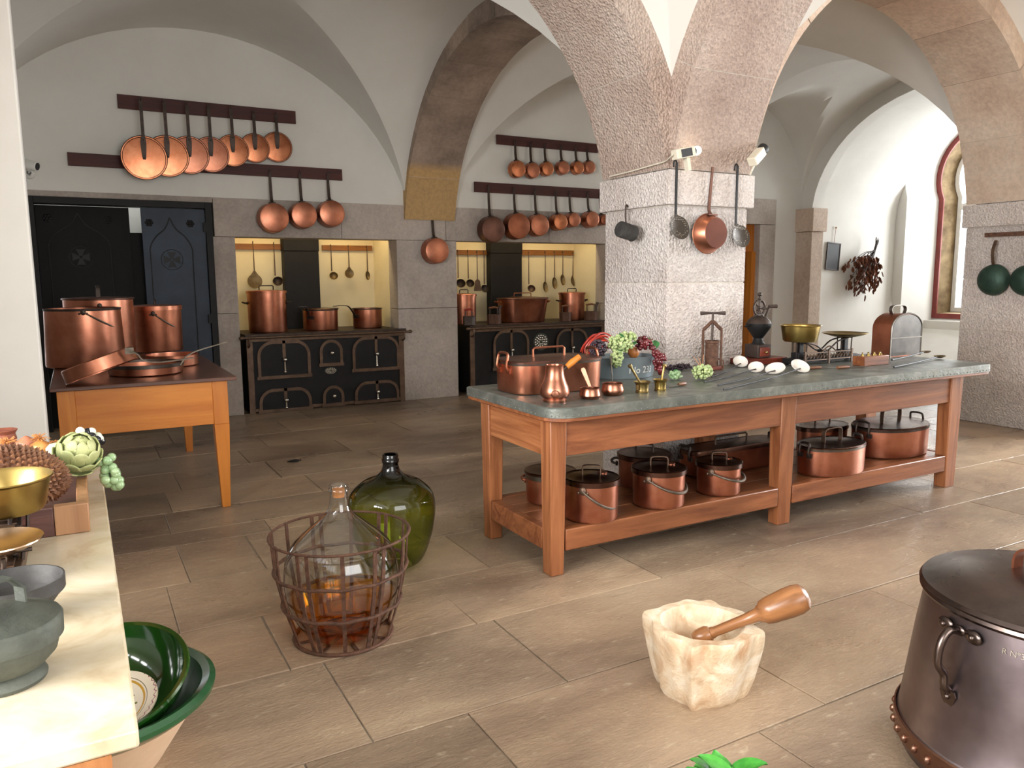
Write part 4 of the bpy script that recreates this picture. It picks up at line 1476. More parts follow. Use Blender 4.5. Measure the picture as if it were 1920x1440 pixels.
tub()
M['chili'] = mat('red_chili_skin', (150, 28, 20), (196, 64, 44), rough=.35, scale=9.)
M['hops'] = mat('pale_green_berries', (134, 158, 96), (196, 206, 150), rough=.5, scale=30.)
M['greenleaf'] = mat('green_leaf', (40, 96, 52), (72, 132, 72), rough=.5, scale=9.)
M['grape_red'] = mat('red_grape_skin', (74, 18, 24), (118, 40, 44), rough=.22, scale=20., coat=.4)
M['grape_dark'] = mat('dark_berry_skin', (44, 34, 44), (74, 58, 66), rough=.4, scale=20.)
M['grape_green'] = mat('green_grape_skin', (120, 154, 108), (164, 188, 142), rough=.3, scale=14., coat=.3)
M['orange_veg'] = mat('orange_gourd_skin', (166, 96, 44), (190, 122, 66), rough=.5, scale=6.)
M['straw'] = mat('dry_stalk', (150, 104, 76), (182, 140, 108), rough=.7, scale=9.)
M['dry'] = mat('dried_leaf', (82, 42, 24), (132, 78, 46), rough=.7, scale=5.)
def bunch(name, label, cat, c, pts, r, m, group=None, stalk=None, jit=.25, leaf=None, seed=1):
    rnd = random.Random(seed)
    t = thing(name, label, cat, c, group=group)
    k = MB()
    for (x, y, z) in pts:
        k.ball((x, y, z), r * rnd.uniform(1 - jit, 1 + jit * .6), 8, 6)
    k.build('berry_cluster', m, t, smooth=80, fix=False)
    if stalk:
        k = MB()
        for s in stalk:
            k.tube(spline(s, 4), .003, 6)
        k.build('stalk', M['straw'], t)
    if leaf:
        k = MB()
        for (lx, ly, lz, lr, az, el) in leaf:
            x = XF((lx, ly, lz), (el, 0, az))
            k.grid(4, 6, lambda u, v: ((u - .5) * lr * .9 * sin(PI * min(1, v * .97 + .03)), v * lr * 1.4, .12 * lr * sin(PI * v) + .2 * abs(u - .5) * lr), xf=x)
        k.build('foliage', M['greenleaf'], t, smooth=60, fix=False)
    return t
def cloud(n, a, b, c, seed, surf=.6, drop=None):
    rnd = random.Random(seed)
    out = []
    while len(out) < n:
        x, y, z = (rnd.uniform(-1, 1) for _ in range(3))
        q = x * x + y * y + z * z
        if surf < q < 1:
            out.append((x * a, y * b, z * c))
    return out
def veg():
    yv = cT.y
    def P(x, y, dy=0.):
        return at(x, y, Y=yv + dy)
    px = m_per_px(cT)
    # chillies: a fan of curved pods
    c0 = P(1116, 650, .03)
    rnd = random.Random(4)
    t = thing('chili_bunch', 'bunch of red chillies standing at the kettle end of the tub', 'chillies', c0)
    for i in range(17):
        r = .04 + .0048 * i + rnd.uniform(-.008, .008)
        y = rnd.uniform(-.06, .05)
        a0, a1 = rad(rnd.uniform(165, 215)), rad(rnd.uniform(20, 95))
        k = MB()
        s = [(.025 + r * 1.05 * cos(a0 + (a1 - a0) * q / 8), y + .02 * sin(q * .7 + i), -.03 + r * .98 * sin(a0 + (a1 - a0) * q / 8)) for q in range(9)]
        k.tube(spline(s, 3), [.0025 + .0048 * sin(PI * (.12 + .85 * j / 24)) for j in range(25)], 7)
        k.build('chili_pod', M['chili'], t)
    bunch('berry_bunch', 'small bunch of dark purple berries between the chillies and green sprays', 'berries', P(1121, 654, -.135), cloud(200, .062, .035, .055, 5), .0075, M['grape_dark'], seed=2)
    pts = [(x * 1.0, y, z + .02) for x, y, z in cloud(190, .095, .055, .062, 8, .3)] + [(x - .065, y - .045, z - .065) for x, y, z in cloud(90, .05, .03, .06, 9, .2)] + [(x + .06, y, z + .06) for x, y, z in cloud(80, .06, .04, .035, 10, .2)]
    bunch('berry_spray', 'large spray of pale green berries spilling over the front of the tub', 'berries', P(1164, 650, -.125), pts, .0105, M['hops'], leaf=[(.02, -.03, .02, .05, .6, .5), (-.04, -.05, -.03, .045, 2.4, .3), (.07, -.03, .0, .045, -1, .4), (.0, -.02, .04, .045, 1.8, .9)], seed=3)
    k = MB()
    k.lathe([(0, -.04), (.022, -.036), (.038, -.015), (.04, .005), (.03, .028), (.012, .034), (0, .03)], 24)
    solo(k.build('orange_gourd', M['orange_veg']), 'small round orange gourd peeping over the tub rim', 'gourd', P(1188, 660, -.02))
    pts = [(.012 * cos(i * 2.4) + .012, -.03 - .008 * i, .058 - .012 * i + .01 * sin(i * 1.7)) for i in range(9)] + [(x - .01, y + .02, z + .085) for x, y, z in cloud(56, .065, .045, .045, 12, .35)] + [(x + .03, y - .085, z - .03) for x, y, z in cloud(60, .045, .035, .08, 13, .2)]
    bunch('grape_bunch', 'bunch of glossy red grapes hanging over the tub rim beside the painted number', 'grapes', P(1215, 668, -.115), pts, .0145, M['grape_red'], leaf=[(.045, -.03, .05, .06, -.5, .6), (.03, -.02, .07, .05, .4, .8)], seed=5)
    cg = at(1316, 712, Z=TZ)
    pts = [(x, y, z + .05) for x, y, z in cloud(150, .085, .05, .045, 15, .25)]
    pts = [(x, y, max(.012, z)) for x, y, z in pts]
    bunch('berry_spray', 'spray of pale green berries lying on the zinc top with bare stalks up', 'berries', cg, pts, .0095, M['hops'], stalk=[[(-.0, 0, .07), (-.03, .02, .12), (-.05, .03, .15)], [(.0, 0, .07), (.015, .01, .12), (.02, .01, .16)], [(-.01, 0, .07), (-.02, .0, .12), (-.035, .0, .145)]], seed=6)
    cg = at(1266, 712, Z=TZ)
    pts = [(x, y, max(.013, z + .03)) for x, y, z in cloud(34, .048, .035, .028, 17, .2)]
    bunch('grape_bunch', 'small bunch of pale green grapes lying beside the green berry spray', 'grapes', cg, pts, .0125, M['grape_green'], leaf=[(.03, .02, .02, .05, -.6, .5)], seed=7)
    cg = at(1272, 694, Z=TZ)
    pts = [(x, y, max(.010, z + .02)) for x, y, z in cloud(110, .12, .03, .022, 18, .2)]
    bunch('berry_bunch', 'low bunch of dark wine-red berries lying against the foot of the pillar', 'berries', (cg.x, cg.y, TZ), pts, .009, M['grape_dark'], seed=8)
veg()

# ---- further along the table
def facebox(xl, xc, xr, yb, z):
    c = at(xc, yb, Z=z)
    return c, at(xr, yb, Y=c.y).x - c.x, at(xl, yb, X=c.x).y - c.y
def press():
    c = at(1317, 690, Z=TZ)
    c.y = min(c.y, 4.08)
    z = lambda y: zat(1317, y, c) - TZ
    w = 17 * m_per_px(c)
    t = thing('fruit_press', 'iron screw press with a T handle standing against the pillar', 'press', c, rad(-30))
    k = MB()
    for s in (-1, 1):
        k.tube([(s * w, 0, 0), (s * w, 0, z(618))], .009, 8)
        k.box(s * w - .012, s * w + .012, -.03, .03, 0, .012)
    k.tube(spline([(-w, 0, z(618)), (-w * .6, 0, z(612)), (0, 0, z(603)), (w * .6, 0, z(612)), (w, 0, z(618))], 5), .013, 8)
    k.build('press_frame', M['rust'], t)
    k = MB()
    k.lathe([(0, z(688)), (w * .72, z(688)), (w * .72, z(643)), (w * .8, z(642)), (w * .8, z(638)), (w * .64, z(638)), (w * .62, z(680)), (0, z(682))], 28)
    k.tube([(w * .7, 0, z(672)), (w * 1.2, -.02, z(676)), (w * 1.25, -.02, z(690))], .006, 6)
    k.build('press_cylinder', M['rust'], t)
    k = MB()
    k.tube([(0, 0, z(660)), (0, 0, z(587))], .008, 8)
    k.build('screw_rod', M['iron'], t)
    k = MB()
    k.tube([(-w * 1.35, 0, z(587)), (-w * .3, 0, z(587)), (w * .3, 0, z(587)), (w * 1.35, 0, z(587))], [.014, .008, .008, .014], 10)
    k.build('turn_handle', M['darkwood'], t)
press()
def grinder():
    c, w, d = facebox(1383, 1421, 1455, 672, TZ + .045)
    w, d = .135, .135
    cx, cy = c.x + w / 2, c.y + d / 2
    bt = TZ + .046
    # red-brown board it stands on
    t = thing('coffee_grinder', 'cast iron coffee grinder with flywheel and drawer, standing on a red-brown board', 'grinder', (cx, cy, bt), 0)
    ctr = Vector((cx, cy, bt))
    z = lambda y: zat(1423, y, ctr) - bt
    k = MB()
    k.box(-w / 2, w / 2, -d / 2, d / 2, 0, z(645))
    k.build('base_box', M['darkwood'], t, bevel=.004)
    k = MB()
    k.box(-w * .36, w * .36, -d / 2 - .008, -d / 2 + .01, .012, z(650))
    dr = k.build('drawer', M['redwood'], t, bevel=.003)
    k = MB()
    k.ball((0, -d / 2 - .018, z(659)), .012, 10, 6)
    k.build('knob', M['brass_dark'], dr)
    z0 = z(645)
    R = 23 * m_per_px(ctr)
    k = MB()
    k.lathe([(R * .6, z0), (R * .45, z0 + .012), (R * .35, z(634)), (R * .55, z(628)), (R * .9, z(616)), (R, z(609)), (R * 1.02, z(606)), (0, z(606))], 36)
    k.tube([(-R, 0, z(609)), (-R * 1.5, 0, z(611))], .008, 8)
    k.build('hopper', M['iron_black'], t)
    k = MB()
    k.lathe([(R * .98, z(606)), (R * .85, z(600)), (R * .55, z(594)), (0, z(591))], 36)
    k.build('hopper_cover', M['iron'], t)
    k = MB()
    cz = z(577)
    rw = 14 * m_per_px(ctr)
    k.tube([(rw * cos(a), 0, cz + rw * sin(a)) for a in [2 * PI * i / 24 for i in range(24)]], .008, 8, closed=True)
    for i in range(5):
        a = i * 2 * PI / 5
        k.tube([(0, 0, cz), (rw * cos(a), 0, cz + rw * sin(a))], .005, 6)
    k.ball((0, 0, cz), .014, 8, 6)
    k.build('flywheel', M['iron'], t)
    k = MB()
    k.tube(spline([(-R * .7, 0, z(602)), (-.03, 0, z(590)), (0, -.01, z(582))], 5), .008, 8)
    k.tube(spline([(R * .7, 0, z(602)), (.03, 0, z(590)), (0, .01, z(582))], 5), .008, 8)
    k.tube([(0, 0, z(590)), (0, 0, z(553))], .007, 8)
    k.ball((0, 0, z(552)), .016, 10, 8)
    k.ball((0, 0, z(560)), .012, 10, 8)
    k.build('bracket', M['iron'], t)
    k = MB()
    k.tube(spline([(0, 0, z(577)), (R * .8, 0, z(580)), (R * 1.2, 0, z(575)), (R * 1.45, 0, z(574))], 5), .007, 8)
    k.tube([(R * .6, 0, z(600)), (R * 1.1, 0, z(578))], .009, 8)
    ho = k.build('crank', M['iron'], t)
    k = MB()
    k.tube([(R * 1.0, -.005, z(575)), (R * 1.65, -.03, z(575))], [.012, .015], 10)
    k.build('crank_grip', M['darkwood'], ho)
    k = MB()
    k.box(-.22, .19, -.105, .1, 0, .044)
    solo(k.build('wooden_board', M['redwood'], bevel=.004), 'flat red-brown wooden board under the coffee grinder', 'board', (cx + .02, cy + .0, TZ), rad(2))
grinder()
def scale_thing(name, label, c, rz, S_, bowlR, bowlH, plateR, gap, rackw, zb, zp, mb_bowl, mb_plate, mb_base, numerals=True):
    """counter balance: iron base, two brackets, a deep pan and a flat pan"""
    t = thing(name, label, 'scale', c, rz)
    k = MB()
    k.box(-gap * .75, gap * .75, -.05, .05, .012, .05)
    for sx in (-1, 1):
        for sy in (-1, 1):
            k.box(sx * gap * .68 - .015, sx * gap * .68 + .015, sy * .04 - .012, sy * .04 + .012, 0, .014)
    k.box(-.02, .02, -.03, .03, .05, .1)
    for sx, zz in ((-1, zb), (1, zp)):
        k.box(sx * gap * .5 - .05, sx * gap * .5 + .05, -.035, .035, .05, min(.09, zz - .02))
        k.box(sx * gap * .5 - .02, sx * gap * .5 + .02, -.02, .02, .05, zz - .004)
    k.build('scale_base', mb_base, t, bevel=.003)
    k = MB()
    for sy in (-.035, .035):
        k.tube(spline([(-gap * .5, sy, zb - .006), (-gap * .25, sy, zb - .03), (0, sy, .09), (gap * .25, sy, zp - .03), (gap * .5, sy, zp - .006)], 5), .006, 8)
    k.build('beam', M['iron'], t)
    for s, zz in ((-1, zb), (1, zp)):
        k = MB()
        x = s * gap * .5
        for a in (0, PI / 2):
            k.tube([(x - .07 * cos(a), -.07 * sin(a), zz - .002), (x + .07 * cos(a), .07 * sin(a), zz - .002)], .005, 6)
        for a in range(4):
            u = a * PI / 2 + .3
            k.tube([(x + .055 * cos(u), .055 * sin(u), zz), (x + .05 * cos(u), .05 * sin(u), .045)], .005, 6)
        k.build('pan_bracket', M['iron'], t)
    k = MB()
    k.lathe([(0, 0), (bowlR * .78, 0), (bowlR * .84, .012), (bowlR * .95, bowlH - .006), (bowlR * 1.02, bowlH), (bowlR, bowlH + .003), (bowlR * .93, bowlH - .006), (bowlR * .8, .014), (0, .006)], 44, c=(-gap * .5, 0, zb))
    k.build('weighing_pan', mb_bowl, t)
    k = MB()
    k.lathe([(0, 0), (plateR * .5, .001), (plateR * .9, .02), (plateR, .028), (plateR * .99, .031), (plateR * .88, .024), (plateR * .5, .006), (0, .005)], 44, c=(gap * .5, 0, zp))
    k.build('plate_pan', mb_plate, t)
    k = MB()
    n = 14
    for i in range(n):
        x = -rackw + 2 * rackw * (i + .5) / n
        k.tube([(x + .010 * cos(a), -.062, .06 + .017 * sin(a)) for a in [2 * PI * j / 10 for j in range(10)]], .0032, 6, closed=True)
    k.box(-rackw, rackw, -.066, -.058, .028, .036)
    k.box(-rackw, rackw, -.066, -.058, .082, .09)
    k.tube(spline([(-rackw * .3, -.062, .09), (0, -.062, .13), (rackw * .3, -.062, .09)], 5), .005, 6)
    for x in (-rackw, 0, rackw):
        k.box(x - .008, x + .008, -.068, -.056, .0, .1)
    k.build('scroll_grille', M['iron_brown'], t, smooth=40)
    return t
cb = at(1548, 683, Z=TZ)
cb = Vector((cb.x, cb.y + .10, TZ))
bp = at(1500, 640, Y=cb.y); pp = at(1584, 628, Y=cb.y)
gap = pp.x - bp.x
scale_thing('balance_scale', 'counter scale with deep brass pan and flat plate, behind the ivory spoons', ((bp.x + pp.x) / 2, cb.y, TZ), 0, 1, 37 * m_per_px(bp), 30 * m_per_px(bp), 41 * m_per_px(pp), gap, gap * .52, bp.z - TZ, pp.z - TZ - .012, M['brass'], M['brass_dark'], M['iron_black'])
def weights():
    c, w, d = facebox(1598, 1621, 1666, 687, TZ)
    d = min(d, .12)
    t = thing('weight_block', 'small wooden block with brass weights set in its top, in front of the domed cover', 'weights', (c.x + w / 2, c.y + d / 2, TZ))
    k = MB()
    k.box(-w / 2, w / 2, -d / 2, d / 2, 0, .068)
    k.build('wood_block', M['table'], t, bevel=.003)
    for i in range(4):
        k = MB()
        x = -w * .36 + w * .24 * i
        r = .010 + .002 * i
        k.lathe([(0, .066), (r, .066), (r, .078), (r * .5, .082), (r * .4, .088), (r * .6, .094), (0, .097)], 14, c=(x, 0, 0))
        k.build('brass_weight', M['brass'], t)
weights()
M['tin_dark'] = mat('dull_tin', (58, 55, 52), (86, 82, 78), rough=.3, rough2=.5, metal=1., scale=7.)
def dome():
    c, w, d = facebox(1612, 1646, 1702, 668, TZ)
    d = min(d, .24)
    hz = zat(1674, 588, c) - TZ
    t = thing('domed_cover', 'arched metal hood with a tinned front and copper side, far end of the table', 'food cover', (c.x + w / 2, min(c.y, 3.92) + d / 2, TZ))
    hs = hz - w * .30
    out = [(-w / 2, 0), (w / 2, 0)] + [(w / 2 * cos(PI * i / 16), hs + w * .30 * sin(PI * i / 16)) for i in range(17)]
    k = MB()
    k.prism(out, d, xf=XF((0, d / 2, 0), (rad(90), 0, 0)))
    k.build('hood_shell', M['copper_brown'], t)
    ins = [(x * .94, .008 + z * .955) for x, z in out]
    k = MB()
    k.prism(ins, .006, xf=XF((0, -d / 2 , 0), (rad(90), 0, 0)))
    fo = k.build('front_panel', M['tin_dark'], t)
    k = MB()
    k.tube([(x, -d / 2 - .004, z) for x, z in out[1:] + [out[0]]], .006, 6)
    k.box(-w / 2, w / 2, -d / 2 - .010, -d / 2, hz * .43, hz * .43 + .006)
    k.build('seam_edge', M['tin'], fo)
    k = MB()
    q = w * .2
    k.tube(spline([(-q, 0, hz - .01), (-q * 1.2, 0, hz + .03), (-q * .8, 0, hz + .06), (q * .8, 0, hz + .06), (q * 1.2, 0, hz + .03), (q, 0, hz - .01)], 6), 0, flat=(.005, .03), upv=(0, 1, 0))
    k.build('lid_handle', M['tin'], t)
dome()
def long_spoon(bx, by, hx, hy, r, m, mh, label, kind, grp, tilt=0., blen=1.5, dz=0.):
    """spoon lying on the table: bowl centre and handle end given in the photo"""
    p, q = at(bx, by, Z=TZ + .015), at(hx, hy, Z=TZ + .008)
    d = q - p
    L = d.length
    t = thing(kind, label, 'spoon', (p.x, p.y, TZ + dz), math.atan2(d.y, d.x), grp)
    k = MB()
    x = XF((0, 0, r * .42 + .004), (0, tilt, 0))
    k.lathe([(0, -r * .4), (r * .45, -r * .33), (r * .85, -r * .1), (r, .02 * r), (r * .95, .05 * r), (r * .8, -r * .06), (r * .4, -r * .26), (0, -r * .3)], 32, sx=blen, sy=1., xf=x)
    k.build('spoon_bowl', m, t)
    k = MB()
    k.tube(spline([(r * blen * .9, 0, r * .3 + .004), (r * blen * 1.4, 0, .016), (L * .6, 0, .008), (L, 0, .007)], 5), .0065, 8)
    k.build('handle', mh, t)
    return t
GS = 'ivory spoons laid in a row'
def shell(cx, cy, hx, hy, r, label, flat, rx, i):
    p = at(cx, cy + 8, Z=TZ)
    t = thing('ivory_spoon', label, 'spoon', (p.x, p.y, TZ), 0, GS)
    q = at(hx, hy, Z=TZ + .006) - p
    k = MB()
    x = XF((0, 0, 0), (rad(42), rad(rx * .6), rad(-30)))
    k.lathe([(0, -r * .5), (r * .5, -r * .4), (r * .85, -r * .2), (r, 0), (r * .97, .006), (r * .8, -r * .12), (r * .45, -r * .3), (0, -r * .38)], 34, sx=flat, xf=x)
    lo = min(v.z for v in k.v)
    for v in k.v:
        v.z += .001 - lo
    k.build('spoon_bowl', M['shell'], t)
    k = MB()
    q.z = .007
    k.tube(spline([(0, 0, r * .45), (q.x * .12, q.y * .12, .02), (q.x * .4, q.y * .4, .009), (q.x, q.y, .005)], 5), .0045, 8)
    k.build('handle', M['iron_black'], t)
shell(1388, 680, 1335, 706, .054, 'round ivory ladle bowl in front of the grinder, first of the row', 1.0, 0, 0)
shell(1417, 690, 1320, 716, .047, 'second ivory spoon of the row, bowl showing rings', 1.15, -20, 1)
shell(1453, 693, 1346, 722, .047, 'third ivory spoon of the row, flattest bowl, beside the divided one', 1.45, -25, 2)
shell(1500, 690, 1357, 730, .056, 'last ivory spoon of the row, nearest the scale grille', 1.2, 25, 3)
long_spoon(1736, 664, 1672, 679, .036, M['tool_brass'], M['iron_black'], 'long spoon with the upper bowl at the far end of the table', 'serving_spoon', 'spoons at the far end', blen=1.7, dz=.018)
long_spoon(1762, 669, 1676, 688, .042, M['tool_brass'], M['iron_black'], 'long spoon with the larger bowl nearest the far table end', 'serving_spoon', 'spoons at the far end', blen=1.5)
def knife(ax, ay, bx, by, label):
    p, q = at(ax, ay, Z=TZ), at(bx, by, Z=TZ)
    d = q - p
    L = d.length
    t = thing('kitchen_knife', label, 'knife', (p.x, p.y, TZ), math.atan2(d.y, d.x), 'knives on the table')
    k = MB()
    k.tube([(0, 0, .010), (L * .2, 0, .011), (L * .4, 0, .010)], [.010, .012, .009], 8)
    k.build('handle', M['brownwood'], t)
    k = MB()
    k.prism([(L * .4, -.012), (L * .9, -.014), (L, .006), (L * .4, .012)], .003, xf=XF((0, 0, .006)))
    k.build('blade', M['tin'], t)
knife(1515, 693, 1575, 689, 'knife with a tan handle lying beside the ivory spoons')
knife(1570, 692, 1625, 688, 'dark-handled knife lying in front of the weight block')
knife(1285, 722, 1252, 727, 'wooden-handled knife lying beside the yellow brass mortar')
def smallbox():
    p = at(1340, 694, Z=TZ)
    k = MB()
    k.box(-.07, .07, -.03, .03, 0, .026)
    solo(k.build('wooden_slab', M['redwood'], bevel=.003), 'small dark red wooden slab lying behind the green berry spray', 'wood block', (p.x, p.y + .02, TZ), rad(4))
smallbox()

def table_odds():
    # tapered copper handle leaning on the kettle end, and a thin skewer against the tub
    a, b = at(1110, 735, Z=TZ + .006), at(1092, 690, Y=3.635)
    k = MB()
    d = b - a
    k.tube([(0, 0, 0), d * .5, d * .93, d], 0, flat=[(.012, .005), (.02, .005), (.026, .005), (.016, .005)], upv=(-.3, -1, 0))
    solo(k.build('copper_strip', M['copper_jug']), 'loose tapered copper strip leaning against the end of the fish kettle', 'metal strip', a)
    a = at(1148, 714, Z=TZ + .003)
    b = at(1145, 668, Y=a.y + .02)
    k = MB()
    d = b - a
    k.tube([(0, 0, 0), d * .5, d], [.0025, .004, .007], 8)
    solo(k.build('skewer', M['bail']), 'thin grey skewer propped upright in front of the lettered zinc tub', 'skewer', a)
table_odds()
# ================================================================== pots on the stoves
KZ = .9555
def stock(xl, xr, yb, yt, label, m, ears=True, grp='copper pots on the stoves', **k):
    c, R = stand_y(xl, xr, yb, KZ)
    h = zat((xl + xr) / 2, yt, c) - KZ
    return pot('stockpot', label, R, h, m, m, c, k.pop('rz', rad(-10)), ears=(h * .72, .05) if ears else None, mh=M['iron'], group=grp, **k)
stock(467, 537, 9.5, 547, 'tall lidded copper stockpot with two side handles, on the first stove', M['copper'], knob='bar')
def saucepan_stove(xl, xr, yb, yt, label, m, hl, ang, lid=False):
    c, R = stand_y(xl, xr, yb, KZ)
    h = zat((xl + xr) / 2, yt + 4, c) - KZ
    return pot('copper_saucepan', label, R, h, m, M['copper_lid'], c, cat='saucepan', lid=lid, knob='none', plank=(hl, ang), mh=M['iron'], rim=(.012, M['tin']), lidlip=0, group='copper pots on the stoves')
saucepan_stove(569, 633, 9.53, 576, 'lidded copper saucepan in the middle of the first stove, iron handle out', M['copper'], .24, rad(222), lid=True)
saucepan_stove(662, 716, 9.62, 574, 'open copper saucepan at the pier end of the first stove', M['copper'], .34, rad(203))
stock(848, 893, 9.6, 553, 'lidded copper pot at the near end of the second stove, cut off by the pier', M['copper'], knob='bar', ears=False)
c, R = stand_y(928, 1032, 9.40, KZ)
c = at(980, 600, Y=9.80)
c.z = KZ
h = zat(980, 560, c) - KZ
pot('braising_pan', 'widest copper pan with a domed lid, middle of the second stove', R * .97, h, M['copper'], M['copper_dark'], c, 0, r0=R * .84, sy=.74, knob='bar', ears=(h * .86, .06), mh=M['copper_brown'], dome=.02, lidlip=.0, group='copper pots on the stoves')
stock(1048, 1096, 9.62, 550, 'lidded copper stockpot at the pillar end of the second stove', M['copper'], knob='bar')
def box_iron(xl, xr, yb, yt, label, mh, ch, i):
    c, R = stand_y(xl, xr, 9.385, KZ)
    h = zat((xl + xr) / 2, yt, c) - KZ
    L = min(.2, R * 1.8)
    t = thing('box_iron', label, 'clothes iron', (c.x, c.y, KZ), rad(-14 + 5 * (i % 3)), 'box irons on the second stove')
    k = MB()
    o = [(-L / 2, -.045), (L * .15, -.05), (L * .5, 0), (L * .15, .05), (-L / 2, .045)]
    k.prism(o, h * .5, xf=XF((0, 0, .0)))
    k.prism([(x * 1.05, y * 1.1) for x, y in o], .008, xf=XF((0, 0, h * .5)))
    k.build('iron_body', M['rust'] if i else M['iron'], t, bevel=.002)
    for px_ in (-L * .36, L * .2):
        k = MB()
        k.tube([(px_, 0, h * .5), (px_, 0, h * .88)], .007, 8)
        k.build('post', M['iron'], t)
    if ch:
        k = MB()
        k.tube(spline([(L * .35, 0, h * .5), (L * .37, 0, h * .85), (L * .5, 0, h * 1.02)], 4), [.018, .018, .018, .018, .018, .019, .019, .02, .02], 10)
        k.build('chimney', M['iron'], t)
    k = MB()
    k.tube([(-L * .44, 0, h * .9), (-.0, 0, h * .94), (L * .26, 0, h * .9)], [.012, .015, .012], 10)
    k.build('grip', mh, t)
box_iron(868, 893, 606, 578, 'box iron with a bright red grip, on the second stove', M['red_enamel'], False, 0)
box_iron(913, 942, 603.5, 574, 'dark box iron with a funnel, in front of the second flue', M['brownwood'], True, 1)
box_iron(1049, 1073, 600, 571, 'dark box iron standing in front of the pillar-end stockpot', M['brownwood'], False, 2)
box_iron(1095, 1123, 599, 568, 'box iron with a tall chimney spout, right beside the pillar', M['brownwood'], True, 3)

# ================================================================== orange pine table by the iron door
LZ = .93
def left_table():
    x0, x1, y0, y1 = -.19, .93, 5.575, 7.8
    O = Vector(((x0 + x1) / 2, (y0 + y1) / 2, 0))
    t = thing('pine_table', 'orange pine table with tapered legs and a dark brown top, beside the iron door', 'table', O)
    k = MB()
    k.box(x0 - O.x, x1 - O.x, y0 - O.y, y1 - O.y, LZ - .026, LZ)
    k.build('tabletop', M['browntop'], t, bevel=.004)
    ix0, ix1, iy0, iy1 = x0 + .035, x1 - .06, y0 + .03, y1 - .06
    for (ax, sx) in ((ix0, 1), (ix1, -1)):
        for (ay, sy) in ((iy0, 1), (iy1, -1)):
            k = MB()
            X, Y = sorted((ax, ax + sx * .1)), sorted((ay, ay + sy * .1))
            ex, ey = sorted((ax + sx * .02, ax + sx * .075)), sorted((ay + sy * .02, ay + sy * .075))
            k.box(X[0] - O.x, X[1] - O.x, Y[0] - O.y, Y[1] - O.y, .6, LZ - .026)
            k.taper((ex[0] - O.x, ex[1] - O.x, ey[0] - O.y, ey[1] - O.y), (X[0] - O.x, X[1] - O.x, Y[0] - O.y, Y[1] - O.y), 0, .6)
            k.build('leg', M['orange_z'], t, bevel=.003)
    for y in (iy0 + .006, iy1 - .036):
        k = MB()
        k.box(ix0 + .1 - O.x, ix1 - .1 - O.x, y - O.y, y + .03 - O.y, .605, LZ - .026)
        k.build('apron', M['orange'], t, bevel=.002)
    for x in (ix0 + .006, ix1 - .036):
        k = MB()
        k.box(x - O.x, x + .03 - O.x, iy0 + .1 - O.y, iy1 - .1 - O.y, .605, LZ - .026)
        k.build('side_apron', M['orange_y'], t, bevel=.002)
left_table()
LZ += .001
GB = 'buckets and pans on the orange table'
c, R = stand(97, 231, 691, LZ)
h = zat(161, 578, c) - LZ
pot('copper_bucket', 'nearest copper bucket on the orange table, wide at the base, handle drooping', R * .94, h, M['copper'], M['copper_dark'], c, rad(90), r0=R, lid=False, bail=(rad(32), h - .02, R * 1.05), mh=M['iron'], rim=(.014, M['iron']), group=GB)
c2, R2 = stand(137, 250, 676, LZ)
c2.y = max(c2.y, c.y + R + R2 + .02)
h = zat(193, 561, c2) - LZ
pot('copper_bucket', 'lidded copper bucket standing behind the nearest bucket, strap handle on the lid', R2 * 1.03, h, M['copper'], M['copper_dark'], c2, rad(90), bail=(rad(52), h - .05, R2 * 1.3), mh=M['iron'], lidlip=0, group=GB)
c3, R3 = stand(252, 341, 661, LZ)
h = zat(296, 575, c3) - LZ
pot('copper_bucket', 'lidded copper bucket nearest the blue door leaf, lid flush and browned', R3, h, M['copper_brown'], M['copper'], c3, rad(80), bail=(rad(38), h - .055, R3 * 1.15), mh=M['iron'], knob='ring', lidlip=.045, group=GB)
def shallow(name, xl, xr, yb, yt, label, m, hpts, Yh, rot=None, flip=None):
    c, R = stand(xl, xr, yb, LZ)
    hh = .075
    t = thing(name, label, 'frying pan', c, group=GB)
    k = MB()
    k.lathe([(0, 0), (R * .95, 0), (R * .985, .008), (R, hh), (R + .004, hh + .002), (R - .005, hh + .002), (R * .96, .012), (0, .01)], 48)
    k.build('pan_body', m, t)
    k = MB()
    k.lathe([(R + .001, hh - .022), (R + .004, hh - .02), (R + .007, hh + .003), (R - .007, hh + .004), (R - .006, hh - .02)], 48)
    k.build('tinned_rim', M['tin'], t)
    pts = [at(x, y, Y=yy) - c for (x, y), yy in zip(hpts, Yh)]
    k = MB()
    s = spline(pts, 6)
    k.tube(s, 0, flat=[(.03 - .014 * i / len(s), .008) for i in range(len(s))], upv=(0, 0, 1))
    k.build('long_handle', M['bail'], t)
    return t, c, R
tA, cA, RA = shallow('saute_pan', 211, 340, 707, 683, 'low copper pan with a tinned rim, front of the orange table under the tilted pan', M['copper'], [(338, 684), (350, 668), (372, 657), (427, 641)], [5.8, 5.8, 5.8, 5.75])
c4, R4 = stand(268, 376, 682, LZ)
k = MB()
c4.y = max(c4.y, cA.y + RA + R4 * .9)
k.lathe([(0, 0), (R4 * .95, 0), (R4 * .985, .008), (R4, .085), (R4 + .005, .088), (R4 - .005, .088), (R4 * .96, .012), (0, .01)], 48)
o = k.build('frying_pan', M['copper'])
solo(o, 'low copper pan behind the front pan on the orange table, near the stove', 'frying pan', (cA.x + .22, cA.y + RA + .03 + .19, LZ), group=GB)
o.scale = (.19 / R4, .19 / R4, 1)
